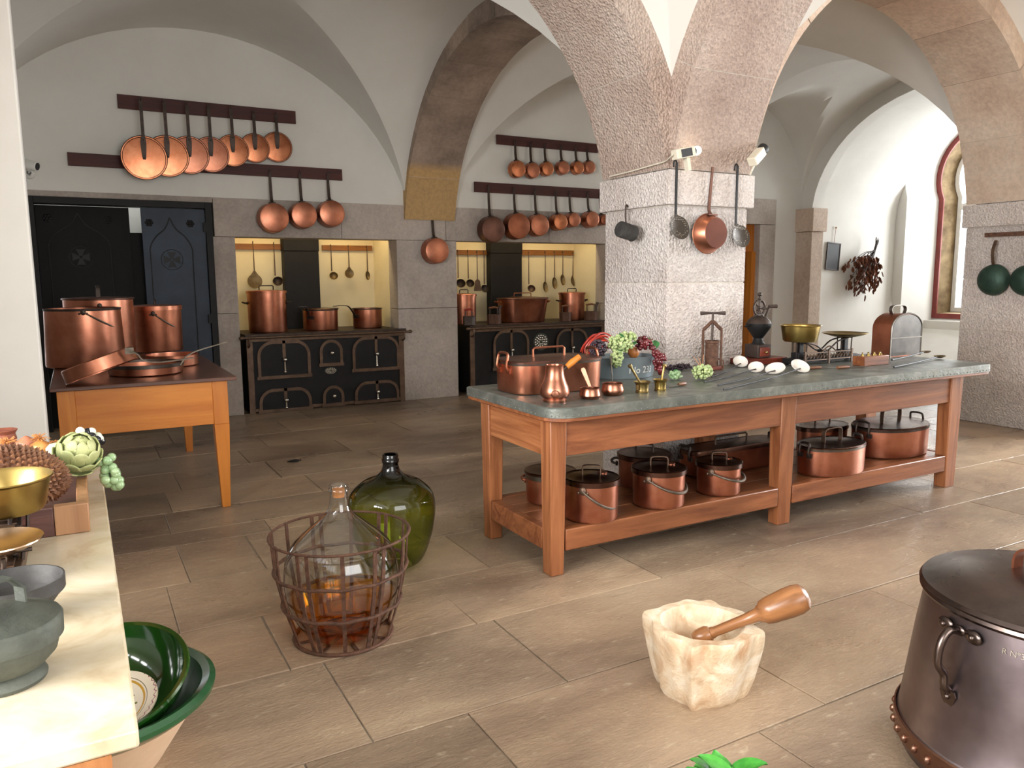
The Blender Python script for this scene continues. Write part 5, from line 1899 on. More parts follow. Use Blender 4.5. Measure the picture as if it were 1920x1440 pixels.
def tilted_pan():
    R, hh = .225, .085
    ctr = at(187, 684, Y=5.66)
    t = thing('saute_pan', 'upturned copper pan leaning at a tilt in front of the nearest bucket', 'frying pan', ctr, group=GB)
    k = MB()
    x = Matrix.Rotation(rad(-19), 4, 'Y') @ Matrix.Rotation(rad(-7), 4, 'X') @ Matrix.Rotation(PI, 4, 'X')
    k.lathe([(0, -hh / 2), (R * .95, -hh / 2), (R * .985, -hh / 2 + .008), (R, hh / 2), (R + .004, hh / 2 + .002), (R - .005, hh / 2 + .002), (R * .96, -hh / 2 + .012), (0, -hh / 2 + .01)], 48, xf=x)
    k.build('pan_body', M['copper'], t)
    k = MB()
    pts = [at(244, 657, Y=5.47) - ctr, at(258, 664, Y=5.46) - ctr, at(270, 676, Y=5.46) - ctr, at(300, 679, Y=5.48) - ctr, at(362, 671, Y=5.52) - ctr]
    s = spline(pts, 6)
    k.tube(s, 0, flat=[(.032 - .014 * i / len(s), .008) for i in range(len(s))], upv=(0, 0, 1))
    k.box(pts[0].x - .03, pts[0].x + .02, pts[0].y - .006, pts[0].y + .006, pts[0].z - .022, pts[0].z + .018)
    k.build('long_handle', M['bail'], t)
tilted_pan()
# ================================================================== floor pieces in the near bay
M['glass_clear'] = thin_glass('clear_bottle_glass', (.93, .95, .92), (.95, .96, .94), edge=.5, gloss=1.6)
M['liquid'] = thin_glass('amber_liquid', (.98, .44, .06), (.99, .70, .2), z0=.0, z1=.14, edge=.75, gloss=.7)

def px_prof(c, xc, pts):
    """turned profile from the outline in the photo: (radius px, y px)"""
    k = m_per_px(c)
    return [(r * k, max(0, zat(xc, y, c))) for r, y in pts]

def demijohns():
    c, R0 = stand(559, 734, 1230, 0)
    c.z = 0
    # iron basket
    t = thing('iron_basket', 'rusty iron strap basket holding the clear demijohn', 'basket', c)
    mp = m_per_px(c)
    cx = 647.5
    def ringR(xl, xr):
        return (xr - xl) / 2 * mp
    def zf(yfront, R):
        d = Vector((c.x, c.y, 0)).normalized()
        p = c - d * R
        return zat(cx, yfront, p)
    lv = [(R0, .008)]
    for xl, xr, yf in ((541, 757, 1168), (530, 771, 1107), (524.5, 774.5, 1041)):
        R = ringR(xl, xr)
        lv.append((R, zf(yf, R)))
    for i, (R, z) in enumerate(lv):
        k = MB()
        n = 60
        if i in (1, 2):
            k.tube([(R * cos(2 * PI * j / n) , R * sin(2 * PI * j / n), z + .002 * sin(j * 1.3)) for j in range(n)], 0, flat=(.022, .006), closed=True, upv=(0, 0, 1)) if False else k.tube([(R * cos(2 * PI * j / n), R * sin(2 * PI * j / n), z + .0025 * sin(j * 1.3)) for j in range(n)], .008, 8, closed=True)
        else:
            k.tube([((R + .004) * cos(2 * PI * j / n), (R + .004) * sin(2 * PI * j / n), z) for j in range(n)], .006 if i else .009, 8, closed=True)
        k.build('hoop', M['rust'], t)
    nb = 17
    for j in range(nb):
        a = 2 * PI * (j + .35 * sin(j * 2.1)) / nb
        k = MB()
        R1 = lv[1][0] * .99
        pts = [(lv[0][0] * .985, .004), (R1 * .93, lv[1][1] * .6), (R1, lv[1][1]), (lv[2][0] * .99, lv[2][1]), (lv[3][0] * .99, lv[3][1] + .002)]
        P = [(r * cos(a), r * sin(a), z) for r, z in pts]
        k.tube(spline(P, 4), 0, flat=(.006, .017), upv=(-sin(a), cos(a), 0))
        k.build('bar', M['rust'], t)
    k = MB()
    for a in (0, PI / 2, PI / 4, 3 * PI / 4):
        k.tube([(-R0 * cos(a), -R0 * sin(a), .006), (R0 * cos(a), R0 * sin(a), .006)], 0, flat=(.016, .005), upv=(0, 0, 1))
    k.build('base_cross', M['rust'], t)
    # clear demijohn
    zb = .032
    t = thing('demijohn', 'clear glass demijohn with amber liquid in the bottom, standing in the iron basket', 'bottle', (c.x, c.y, zb), group='large glass demijohns')
    sc = mp
    z = lambda y: zat(651, y, c) - zb
    pr = [(0, .004), (45 * sc, 0), (60 * sc, z(1184)), (80 * sc, z(1160)), (95 * sc, z(1130)), (103 * sc, z(1097)), (104 * sc, z(1068)), (98 * sc, z(1036)), (82 * sc, z(1010)), (50 * sc, z(983)), (30 * sc, z(966)), (21 * sc, z(953)), (16.5 * sc, z(935)), (15.5 * sc, z(922))]
    prs = [(p.x, p.z) for p in spline([(r, 0, zz) for r, zz in pr], 5)]
    lip = [(15.5 * sc, z(920)), (18.5 * sc, z(919)), (18.5 * sc, z(914)), (16 * sc, z(913)), (17 * sc, z(908)), (16 * sc, z(907)), (13.5 * sc, z(908)), (13.5 * sc, z(925))]
    k = MB()
    k.lathe([(max(0, r), zz) for r, zz in prs] + lip, 64)
    k.build('glass_body', M['glass_clear'], t, smooth=70)
    top = z(1112)
    lq = [(max(0, r - .006), zz + .005) for r, zz in prs if zz + .005 < top - .004]
    rt = max(r for r, zz in lq)
    k = MB()
    k.lathe(lq + [(rt * .998, top), (0, top)], 64)
    k.build('amber_liquid', M['liquid'], t, smooth=50)
    k = MB()
    k.lathe([(0, z(930)), (10.5 * sc, z(930)), (11.5 * sc, z(915)), (0, z(914))], 20)
    k.build('cork', M['orange_veg'], t)
    # green demijohn
    c, R0 = stand(700, 776, 1073, 0)
    c.z = 0
    sc = m_per_px(c)
    z = lambda y: max(0, zat(738, y, c))
    t = thing('demijohn', 'dark green glass demijohn standing empty behind the iron basket', 'bottle', c, group='large glass demijohns')
    pr = [(0, .012), (30 * sc, .0), (38 * sc, .008), (56 * sc, z(1045)), (71 * sc, z(1010)), (79 * sc, z(972)), (80.5 * sc, z(945)), (74 * sc, z(922)), (52 * sc, z(902)), (30 * sc, z(893)), (19 * sc, z(884)), (15 * sc, z(874)), (14 * sc, z(866))]
    prs = [(max(0, p.x), p.z) for p in spline([(r, 0, zz) for r, zz in pr], 5)]
    lip = [(15.5 * sc, z(866)), (16 * sc, z(860)), (14.5 * sc, z(859)), (15 * sc, z(853)), (14 * sc, z(851)), (11 * sc, z(852)), (11 * sc, z(870))]
    k = MB()
    k.lathe(prs + lip, 64)
    m, = [thin_glass('green_bottle_glass', (.60, .68, .20), (.03, .035, .015), edge=.25, z0=z(935), z1=z(880))]
    k.build('glass_body', m, t, smooth=70)
demijohns()

def stone_mortar():
    ctr0 = at(1294, 1335, Z=0)
    d = Vector((ctr0.x, ctr0.y, 0)).normalized()
    R = .227
    c = ctr0 + d * R * .78
    # shift so the body sits where the photo has it
    c = c + Vector((d.y, -d.x, 0)) * .035
    c.z = 0
    hz = .285
    rot = math.atan2(-d.y, -d.x) - rad(9)
    t = thing('marble_mortar', 'rough cream marble mortar with four corner ribs, standing on the floor', 'mortar', c, rot)
    rnd = random.Random(11)
    n = 96
    def plan(a):
        # four ribs at 0, 90, 180, 270 degrees
        q = ((a + PI / 4) % (PI / 2)) - PI / 4
        rib = math.exp(-(q / .13) ** 2)
        flat = .885
        return flat + .15 * rib
    from mathutils import noise
    rings = []
    lv = [(.74, 0), (.77, .02), (.84, .08), (.92, .15), (.98, .22), (1.0, .262), (.975, .276)]
    vs, fs = [], []
    for s, z in lv:
        for i in range(n):
            a = 2 * PI * i / n
            r = R * s * (plan(a) if z > .01 else plan(a) * .98)
            p = Vector((r * cos(a), r * sin(a), z))
            w = noise.noise(p * 13) * .011 + noise.noise(p * 30 + Vector((3, 1, 2))) * .006
            if z > .2:
                p.z += noise.noise(Vector((cos(a) * 3, sin(a) * 3, 1.7))) * .007
            p += Vector((cos(a), sin(a), 0)) * w
            vs.append(p)
    inn = [(.70, .276), (.66, .262), (.6, .2), (.45, .12), (.2, .085)]
    for s, z in inn:
        for i in range(n):
            a = 2 * PI * i / n
            r = R * s
            zz = z + (noise.noise(Vector((cos(a) * 3, sin(a) * 3, 1.7))) * .006 if z > .25 else 0)
            vs.append(Vector((r * cos(a), r * sin(a), zz)))
    m = len(lv) + len(inn)
    for j in range(m - 1):
        for i in range(n):
            i2 = (i + 1) % n
            fs.append((j * n + i, j * n + i2, (j + 1) * n + i2, (j + 1) * n + i))
    fs.append(tuple(range(n))[::-1])
    fs.append(tuple((m - 1) * n + i for i in range(n)))
    k = MB()
    k.add(vs, fs)
    k.build('mortar_bowl', M['marble_mortar'], t, smooth=50)
    # pestle lying across the bowl
    dc = dep(c + Vector((0, 0, .25)))
    def on(x, y, dd):
        s = sight(x, y)
        return EYE + s * (dd / s.dot(FWD))
    a, b = on(1300, 1200, dc - .02), on(1512, 1117, dc - .10)
    v = b - a
    L = v.length
    q = MB()
    q.lathe([(0, 0), (.022, .002), (.032, .02), (.034, .055), (.028, .07), (.022, .073), (.022, .08), (.019, .09), (.021, L * .45), (.025, L * .57), (.032, L * .59), (.034, L * .605), (.044, L * .625), (.050, L * .68), (.056, L * .84), (.056, L * .92), (.049, L * .98), (.032, L * 1.01), (0, L * 1.02)], 32)
    o = q.build('wooden_pestle', M['pestle'])
    o.rotation_mode = 'QUATERNION'
    solo(o, 'turned wooden pestle with a thick head, lying across the marble mortar', 'pestle', a)
    o.rotation_mode = 'QUATERNION'
    o.rotation_quaternion = v.to_track_quat('Z', 'Y')
stone_mortar()

def boiler():
    e = at(1681, 1352, Z=0)
    R = .425
    d = Vector((e.x, e.y, 0)).normalized()
    c = e + Vector((d.y, -d.x, 0)).normalized() * R
    for _ in range(3):
        dd = Vector((c.x, c.y, 0)).normalized()
        c = e + Vector((dd.y, -dd.x, 0)) * R
    c.z = 0
    dd = Vector((c.x, c.y, 0)).normalized()
    face = math.atan2(-dd.y, -dd.x)
    t = thing('copper_boiler', 'huge dark copper boiler with a riveted base band and a domed lid, on the floor', 'boiler', c, face)
    RT_, ht = .362, .588
    k = MB()
    k.lathe([(0, .0), (.395, 0), (.41, .01), (.422, .05), (.428, .085), (.4285, .115), (.424, .118), (.42, .125), (.403, .26), (.384, .42), (RT_, ht - .02), (RT_ + .004, ht - .012)], 96)
    k.build('boiler_body', M['boiler'], t)
    k = MB()
    k.lathe([(.4245, .048), (.4305, .05), (.4345, .085), (.4345, .116), (.4285, .120)], 96)
    for i in range(44):
        a = 2 * PI * i / 44
        k.ball((.4345 * cos(a), .4345 * sin(a), .078 + .003 * sin(i)), .0145, 10, 6, (.8, .8, 1))
    k.build('riveted_band', M['boiler_band'], t)
    k = MB()
    k.lathe([(RT_, ht - .03), (RT_ + .012, ht - .028), (RT_ + .018, ht - .018), (RT_ + .014, ht - .008), (RT_ + .020, ht), (RT_ + .012, ht + .012), (RT_ - .02, ht + .016), (RT_ * .8, ht + .03), (RT_ * .5, ht + .045), (0, ht + .055)], 96)
    lo = k.build('lid', M['boiler_lid'], t)
    zt = ht + .05
    k = MB()
    ha = rad(100)
    k.tube(spline([(-.12, -.0, zt - .01), (-.115, 0, zt + .045), (-.07, 0, zt + .075), (.07, 0, zt + .075), (.115, 0, zt + .045), (.12, 0, zt - .01)], 8), 0, flat=(.008, .05), upv=(0, 1, 0), xf=Matrix.Rotation(rad(62), 4, 'Z'))
    k.build('lid_handle', M['copper_brown'], lo)
    # side handles: curved iron grips with a plate above and a heart-shaped plate below
    for az in (rad(-37), rad(143)):
        r0 = .392
        X = Matrix.Rotation(az, 4, 'Z')
        k = MB()
        r_at = lambda z: .42 - (z - .125) / (ht - .145) * .058
        zt_, zb_ = .515, .32
        k.tube(spline([(r_at(zt_) + .0, 0, zt_), (r_at(zt_) + .045, 0, zt_ + .008), (r_at(zt_) + .075, 0, zt_ - .03), (r_at(.42) + .07, 0, .425), (r_at(.39) + .04, 0, .385), (r_at(.35) + .03, 0, .35), (r_at(.32) + .006, 0, .325)], 6), .0125, 12, xf=X)
        for sg in (-1, 0, 1):
            k.ball((r_at(zt_) + .008, sg * .05, zt_ + .004), .03 if sg else .022, 12, 6, (.28, 1, .75), xf=X)
            if sg:
                k.ball((r_at(zt_) + .016, sg * .052, zt_ + .004), .0095, 10, 6, xf=X)
        for p in ((0, -.001), ):
            hp = [(0, -.052), (-.02, -.022), (-.03, .004), (-.024, .02), (-.01, .022), (0, .014), (.01, .022), (.024, .02), (.03, .004), (.02, -.022)]
            k.prism(hp, .006, xf=X @ XF((r_at(.30) + .001, 0, .312), (0, rad(7), 0)) @ Matrix(((0, 0, 1, 0), (1, 0, 0, 0), (0, 1, 0, 0), (0, 0, 0, 1))))
        k.ball((r_at(.31) + .01, 0, .308), .009, 10, 6, xf=X)
        k.build('side_handle', M['boiler_lid'], t)
    v, f = text_pts('R N\u00ba3', .024)
    vs = []
    for (x, y, z) in v:
        zz = .503 + y
        r = .42 - (zz - .125) / (ht - .145) * .058 + .004
        a = rad(-17.3) + (x) / r
        vs.append((r * cos(a), r * sin(a), zz))
    k = MB()
    k.add(vs, f)
    k.build('stamped_mark', M['steel'], t, smooth=0, fix=False)
M['boiler'] = mat('dark_violet_copper', (98, 88, 90), (136, 124, 126), rough=.26, rough2=.42, metal=1., scale=3.5, bump=.03, bscale=10.)
M['boiler_band'] = mat('brown_copper_band', (120, 88, 74), (152, 116, 98), rough=.28, rough2=.45, metal=1., scale=6., bump=.05)
M['boiler_lid'] = mat('dark_lid_bronze', (76, 66, 62), (112, 98, 92), rough=.2, rough2=.38, metal=1., scale=5.)
boiler()

def floor_plant():
    p = at(1360, 1428, Z=.30)
    t = thing('potted_plant', 'bright green leafy plant standing low on the floor in front of the mortar', 'plant', (p.x, p.y, 0))
    k = MB()
    k.lathe([(0, 0), (.06, 0), (.08, .11), (.09, .112), (.09, .135), (.078, .135), (.074, .11), (0, .1)], 28)
    k.build('clay_pot', M['clay'], t)
    rnd = random.Random(5)
    k = MB()
    for i in range(26):
        a = rnd.uniform(0, 2 * PI)
        el = rnd.uniform(.25, 1.25)
        L = rnd.uniform(.07, .12)
        b = Vector((rnd.uniform(-.025, .025), rnd.uniform(-.025, .025), rnd.uniform(.17, .25)))
        x = XF(b, (el - .2, 0, a))
        k.grid(4, 7, lambda u, v: ((u - .5) * L * .62 * sin(PI * min(1, v * .96 + .02)) ** .8, v * L, -.35 * L * v * v + .25 * abs(u - .5) * L * .6), xf=x)
    k.build('foliage', M['plantleaf'], t, smooth=60, fix=False)
    k = MB()
    for i in range(6):
        k.tube([(0, 0, .1), (.02 * cos(i), .02 * sin(i), .24)], .003, 6)
    k.build('stem', M['plantleaf'], t)
M['plantleaf'] = mat('fresh_leaf', (30, 104, 34), (86, 176, 66), rough=.4, scale=12.)
floor_plant()

def floor_ring():
    p = at(552, 866, Z=.0)
    k = MB()
    k.tube([(.04 * cos(a), .03 * sin(a), .008) for a in [2 * PI * i / 16 for i in range(16)]], .006, 8, closed=True)
    k.tube([(-.06, 0, .006), (.06, .01, .006)], .006, 6)
    solo(k.build('floor_ring', M['iron_black']), 'small black iron ring let into the floor slabs in front of the first stove', 'ring', (p.x, p.y, .002))
floor_ring()

# ================================================================== marble-topped table
BZ = .90
def marble_table():
    x0, x1, y0, y1 = -1.0, .036, 1.275, 3.36
    O = Vector(((x0 + x1) / 2, (y0 + y1) / 2, 0))
    t = thing('marble_table', 'wooden table with a thick cream marble top, near side of the room by the wall', 'table', O)
    k = MB()
    k.box(x0 - O.x, x1 - O.x, y0 - O.y, y1 - O.y, BZ - .032, BZ)
    m = mat('cream_table_marble', (178, 156, 124), (216, 205, 184), rough=.26, scale=3.2, c3=(203, 188, 160), dist=2.2, bump=.04, bscale=30.)  # the marble's own mottled cream and tan
    k.build('marble_top', m, t, bevel=.005)
    for x in (x0 + .06, x1 - .135):
        for y in (y0 + .03, y1 - .11):
            k = MB()
            k.box(x - O.x, x + .08 - O.x, y - O.y, y + .08 - O.y, 0, BZ - .046)
            k.build('leg', M['cabinet'], t, bevel=.003)
    k = MB()
    k.box(x0 + .03 - O.x, x1 - .04 - O.x, y0 + .004 - O.y, y0 + .028 - O.y, .55, BZ - .033)
    k.build('front_apron', M['cabinet'], t)
    k = MB()
    k.box(x1 - .09 - O.x, x1 - .065 - O.x, y0 + .11 - O.y, y1 - .11 - O.y, .74, BZ - .046)
    k.build('side_apron', M['cabinet'], t)
marble_table()
BZ += .001

def basins():
    # big clay basin, glazed inside
    c = at(185, 1300, Z=.255)
    R = .357
    t = thing('glazed_basin', 'larger green glazed clay basin on the floor, half under the marble table', 'basin', (c.x, c.y, 0), group='green glazed basins')
    k = MB()
    k.lathe([(0, 0), (.17, 0), (.18, .012), (.25, .12), (R - .052, .205)], 72)
    k.build('clay_bowl', M['clay'], t, fix=False)
    k = MB()
    k.lathe([(R - .054, .196), (R - .02, .222), (R, .24), (R + .002, .256), (R - .016, .268), (R - .04, .258), (R - .062, .205), (.24, .115), (.165, .03), (0, .022)], 72)
    k.build('glazed_rim', M['glaze_rim'], t, fix=False)
    c2 = at(190, 1277, Z=.30)
    X = Vector((RT.x, RT.y, 0)).normalized()
    t2 = thing('glazed_basin', 'smaller dark green glazed basin tilted inside the larger basin', 'basin', c2, group='green glazed basins')
    q = Matrix.Rotation(rad(17), 4, X)
    k = MB()
    k.lathe([(0, -.165), (.12, -.165), (.19, -.125), (.25, -.05), (.262, -.006), (.272, .0), (.268, .009), (.254, .006), (.238, -.05), (.182, -.115), (.115, -.152), (0, -.154)], 72, xf=q)
    k.build('glazed_bowl', M['glaze'], t2, fix=False)
    # painted plate
    off = q @ (X * .03 - Vector((X.y * -1, X.x, 0)) * .045 + Vector((0, 0, -.09)))
    t3 = thing('painted_plate', 'white plate painted with roses and a zigzag border, lying in the tilted basin', 'plate', c2 + off)
    Rp = .15
    k = MB()
    k.lathe([(0, 0), (Rp * .55, .001), (Rp * .7, .012), (Rp * .97, .026), (Rp, .029), (Rp * .985, .032), (Rp * .7, .018), (Rp * .55, .007), (0, .006)], 64, xf=q)
    m, nt, b = _nt('painted_plate_glaze')
    L = nt.links.new
    tc = N(nt, 'ShaderNodeTexCoord')
    sp = N(nt, 'ShaderNodeSeparateXYZ')
    L(tc.outputs['Object'], sp.inputs[0])
    def mth(op, a, b_=None):
        n = N(nt, 'ShaderNodeMath', operation=op)
        for i, v in enumerate((a, b_)):
            if v is None:
                continue
            if isinstance(v, (int, float)):
                n.inputs[i].default_value = v
            else:
                L(v, n.inputs[i])
        return n.outputs[0]
    rr_ = mth('SQRT', mth('ADD', mth('MULTIPLY', sp.outputs[0], sp.outputs[0]), mth('MULTIPLY', sp.outputs[1], sp.outputs[1])))
    an = mth('ARCTAN2', sp.outputs[1], sp.outputs[0])
    zz = mth('ADD', mth('DIVIDE', rr_, Rp), mth('MULTIPLY', mth('PINGPONG', mth('MULTIPLY', an, 12.), 1.), .05))
    zig = ramp(nt, zz, [(.0, (1, 1, 1)), (.925, (1, 1, 1)), (.93, (.35, .12, .2)), (.945, (.35, .12, .2)), (.95, (1, 1, 1)), (1., (1, 1, 1))])
    ringc = ramp(nt, mth('DIVIDE', rr_, Rp), [(0., S((236, 226, 206))), (.66, S((236, 226, 206))), (.67, S((196, 152, 60))), (.705, S((196, 152, 60))), (.71, S((236, 224, 204))), (.735, S((236, 224, 204))), (.74, S((120, 110, 84))), (.75, S((120, 110, 84))), (.755, S((236, 224, 204))), (1., S((230, 216, 194)))])
    mu = N(nt, 'ShaderNodeMixRGB', blend_type='MULTIPLY')
    mu.inputs[0].default_value = 1
    L(ringc, mu.inputs[1])
    L(zig, mu.inputs[2])
    L(mu.outputs[0], b.inputs['Base Color'])
    b.inputs['Roughness'].default_value = .15
    k.build('plate_body', m, t3)
    rose = mat('rose_paint', (150, 66, 66), (186, 104, 96), rough=.2, scale=40.)
    leafp = mat('leaf_paint', (96, 104, 60), (128, 132, 80), rough=.2, scale=40.)
    rnd = random.Random(2)
    for (fx, fy, fr) in ((.035, .03, .03), (-.02, .035, .026), (.0, -.02, .028), (.05, -.02, .018)):
        k = MB()
        for i in range(3):
            r = fr * (1 - i * .3)
            k.tube([(fx + r * cos(a) * (1 + .1 * sin(5 * a)), fy + r * sin(a) * (1 + .1 * sin(5 * a)), .0075) for a in [2 * PI * j / 20 for j in range(20)]], .0024, 5, closed=True, xf=q)
        k.ball((fx, fy, .006), fr * .25, 8, 5, (1, 1, .3), xf=q)
        k.build('painted_rose', rose, t3)
    k = MB()
    for i in range(9):
        a = rnd.uniform(0, 6.28)
        k.ball((.02 + .06 * cos(a), .01 + .06 * sin(a), .0055), .010, 8, 5, (1, .5, .2), xf=q)
    k.build('painted_leaf', leafp, t3)
basins()

# ---- things on the marble top
def on_top(px, py):
    return at(px, py, Z=BZ)
def covered_mortar():
    c, R = stand(-58, 82, 1306, BZ)
    c0 = c
    k_ = m_per_px(c + Vector((0, 0, .1)))
    z = lambda y: zat(12, y, c) - BZ
    Rb = 101 * k_
    t = thing('bronze_tureen', 'grey-green footed metal bowl with a lid and strap handle, nearest marble corner', 'bowl', c)
    k = MB()
    hz = z(1196)
    k.lathe([(0, 0), (R, 0), (R * 1.02, .006), (R * .92, .02), (R * .72, .028), (R * .75, .034), (Rb * .7, hz * .36), (Rb * .9, hz * .62), (Rb * .96, hz * .9), (Rb * .97, hz), (Rb * .9, hz), (0, hz * .95)], 56)
    k.build('bowl_body', M['bronze_grey'], t)
    k = MB()
    k.lathe([(Rb * .98, hz - .004), (Rb * 1.03, hz - .002), (Rb * 1.04, hz + .03), (Rb * 1.0, hz + .036), (Rb * .6, hz + .05), (Rb * .2, hz + .056), (0, hz + .057)], 56)
    lo = k.build('lid', M['bronze_grey'], t)
    k = MB()
    zt = hz + .05
    d = Vector((RT.x, RT.y, 0)).normalized()
    w = Rb * .5
    k.tube([(-w * .75, -w * .5, zt - .004), (-w * .72, -w * .5, zt + .03), (-w * .3, -w * .2, zt + .055), (w * .35, w * .3, zt + .055), (w * .7, w * .6, zt + .03), (w * .72, w * .62, zt - .004)], 0, flat=(.004, .026), upv=(-.64, .77, 0))
    k.build('strap_handle', M['bronze_grey'], lo)
    # open bowl behind
    c = at(30, 1090, Z=BZ + .085)
    R = 80 * m_per_px(c)
    c.z = BZ
    hz = .088
    k = MB()
    k.lathe([(0, 0), (R * .5, 0), (R * .52, .012), (R * .7, hz * .4), (R * .93, hz * .62), (R * .97, hz * .66), (R, hz * .7), (R, hz), (R * .96, hz), (R * .9, hz * .6), (R * .6, hz * .2), (0, .02)], 56)
    solo(k.build('bronze_bowl', M['bronze_dark']), 'open dark metal bowl with a blue-grey inside, behind the lidded tureen', 'bowl', c)
M['bronze_dark'] = mat('dark_grey_bronze', (44, 42, 41), (78, 76, 74), rough=.55, rough2=.7, metal=.4, scale=9., bump=.2, bscale=30.)
covered_mortar()
def small_scale():
    c = on_top(20, 1068)
    bp = at(2, 950, Y=c.y + .12)
    pp = at(-2, 1012, Y=c.y - .02)
    k_ = m_per_px(bp)
    zb, zp = zat(2, 963, (bp.x, bp.y)) - BZ, zat(-2, 1030, (pp.x, pp.y)) - BZ
    Rb, Rp = 86 * k_, 76 * m_per_px(pp)
    # pans stand one behind the other: the beam runs away from the room
    gap = .24
    ctr = Vector((pp.x, pp.y + gap / 2 - .075, BZ))
    scale_thing('kitchen_scale', 'brass kitchen scale with deep pan and flat plate, on the marble table', ctr, rad(-90), 1, Rb, .085, Rp, gap, .10, max(zb, .10), max(zp, .075), M['brass'], M['brass_plate'], M['iron_brown'])
M['brass_plate'] = mat('pinkish_brass', (188, 158, 132), (212, 186, 160), rough=.22, metal=1., scale=8.)
small_scale()
def crate():
    x1, y0, y1 = -.012, 2.33, 3.30
    a = at(170, 996, Z=BZ)
    y0 = a.y
    x1 = min(a.x + .0, .01)
    x0 = x1 - .62
    O = Vector(((x0 + x1) / 2, (y0 + y1) / 2, BZ))
    t = thing('wooden_tray', 'maroon wooden tray of fruit at the far end of the marble table', 'tray', O)
    hx, hy, hh = (x1 - x0) / 2, (y1 - y0) / 2, .082
    k = MB()
    k.box(-hx, hx - .085, -hy, -hy + .03, 0, hh)
    k.box(-hx, hx, hy - .03, hy, 0, hh)
    k.box(-hx, -hx + .03, -hy + .03, hy - .03, 0, hh)
    k.box(-hx + .03, hx - .03, -hy + .03, hy - .03, 0, .012)
    k.build('tray_frame', M['traywood'], t, bevel=.003)
    k = MB()
    k.box(hx - .084, hx, -hy - .002, -hy + .03, 0, hh + .001)
    k.build('end_block', M['traypale'], t, bevel=.003)
    k = MB()
    k.box(hx - .03, hx, -hy + .03, hy - .03, 0, hh)
    k.build('side_board', M['traypale'], t, bevel=.003)
    return x0, x1, y0, y1
TR = crate()
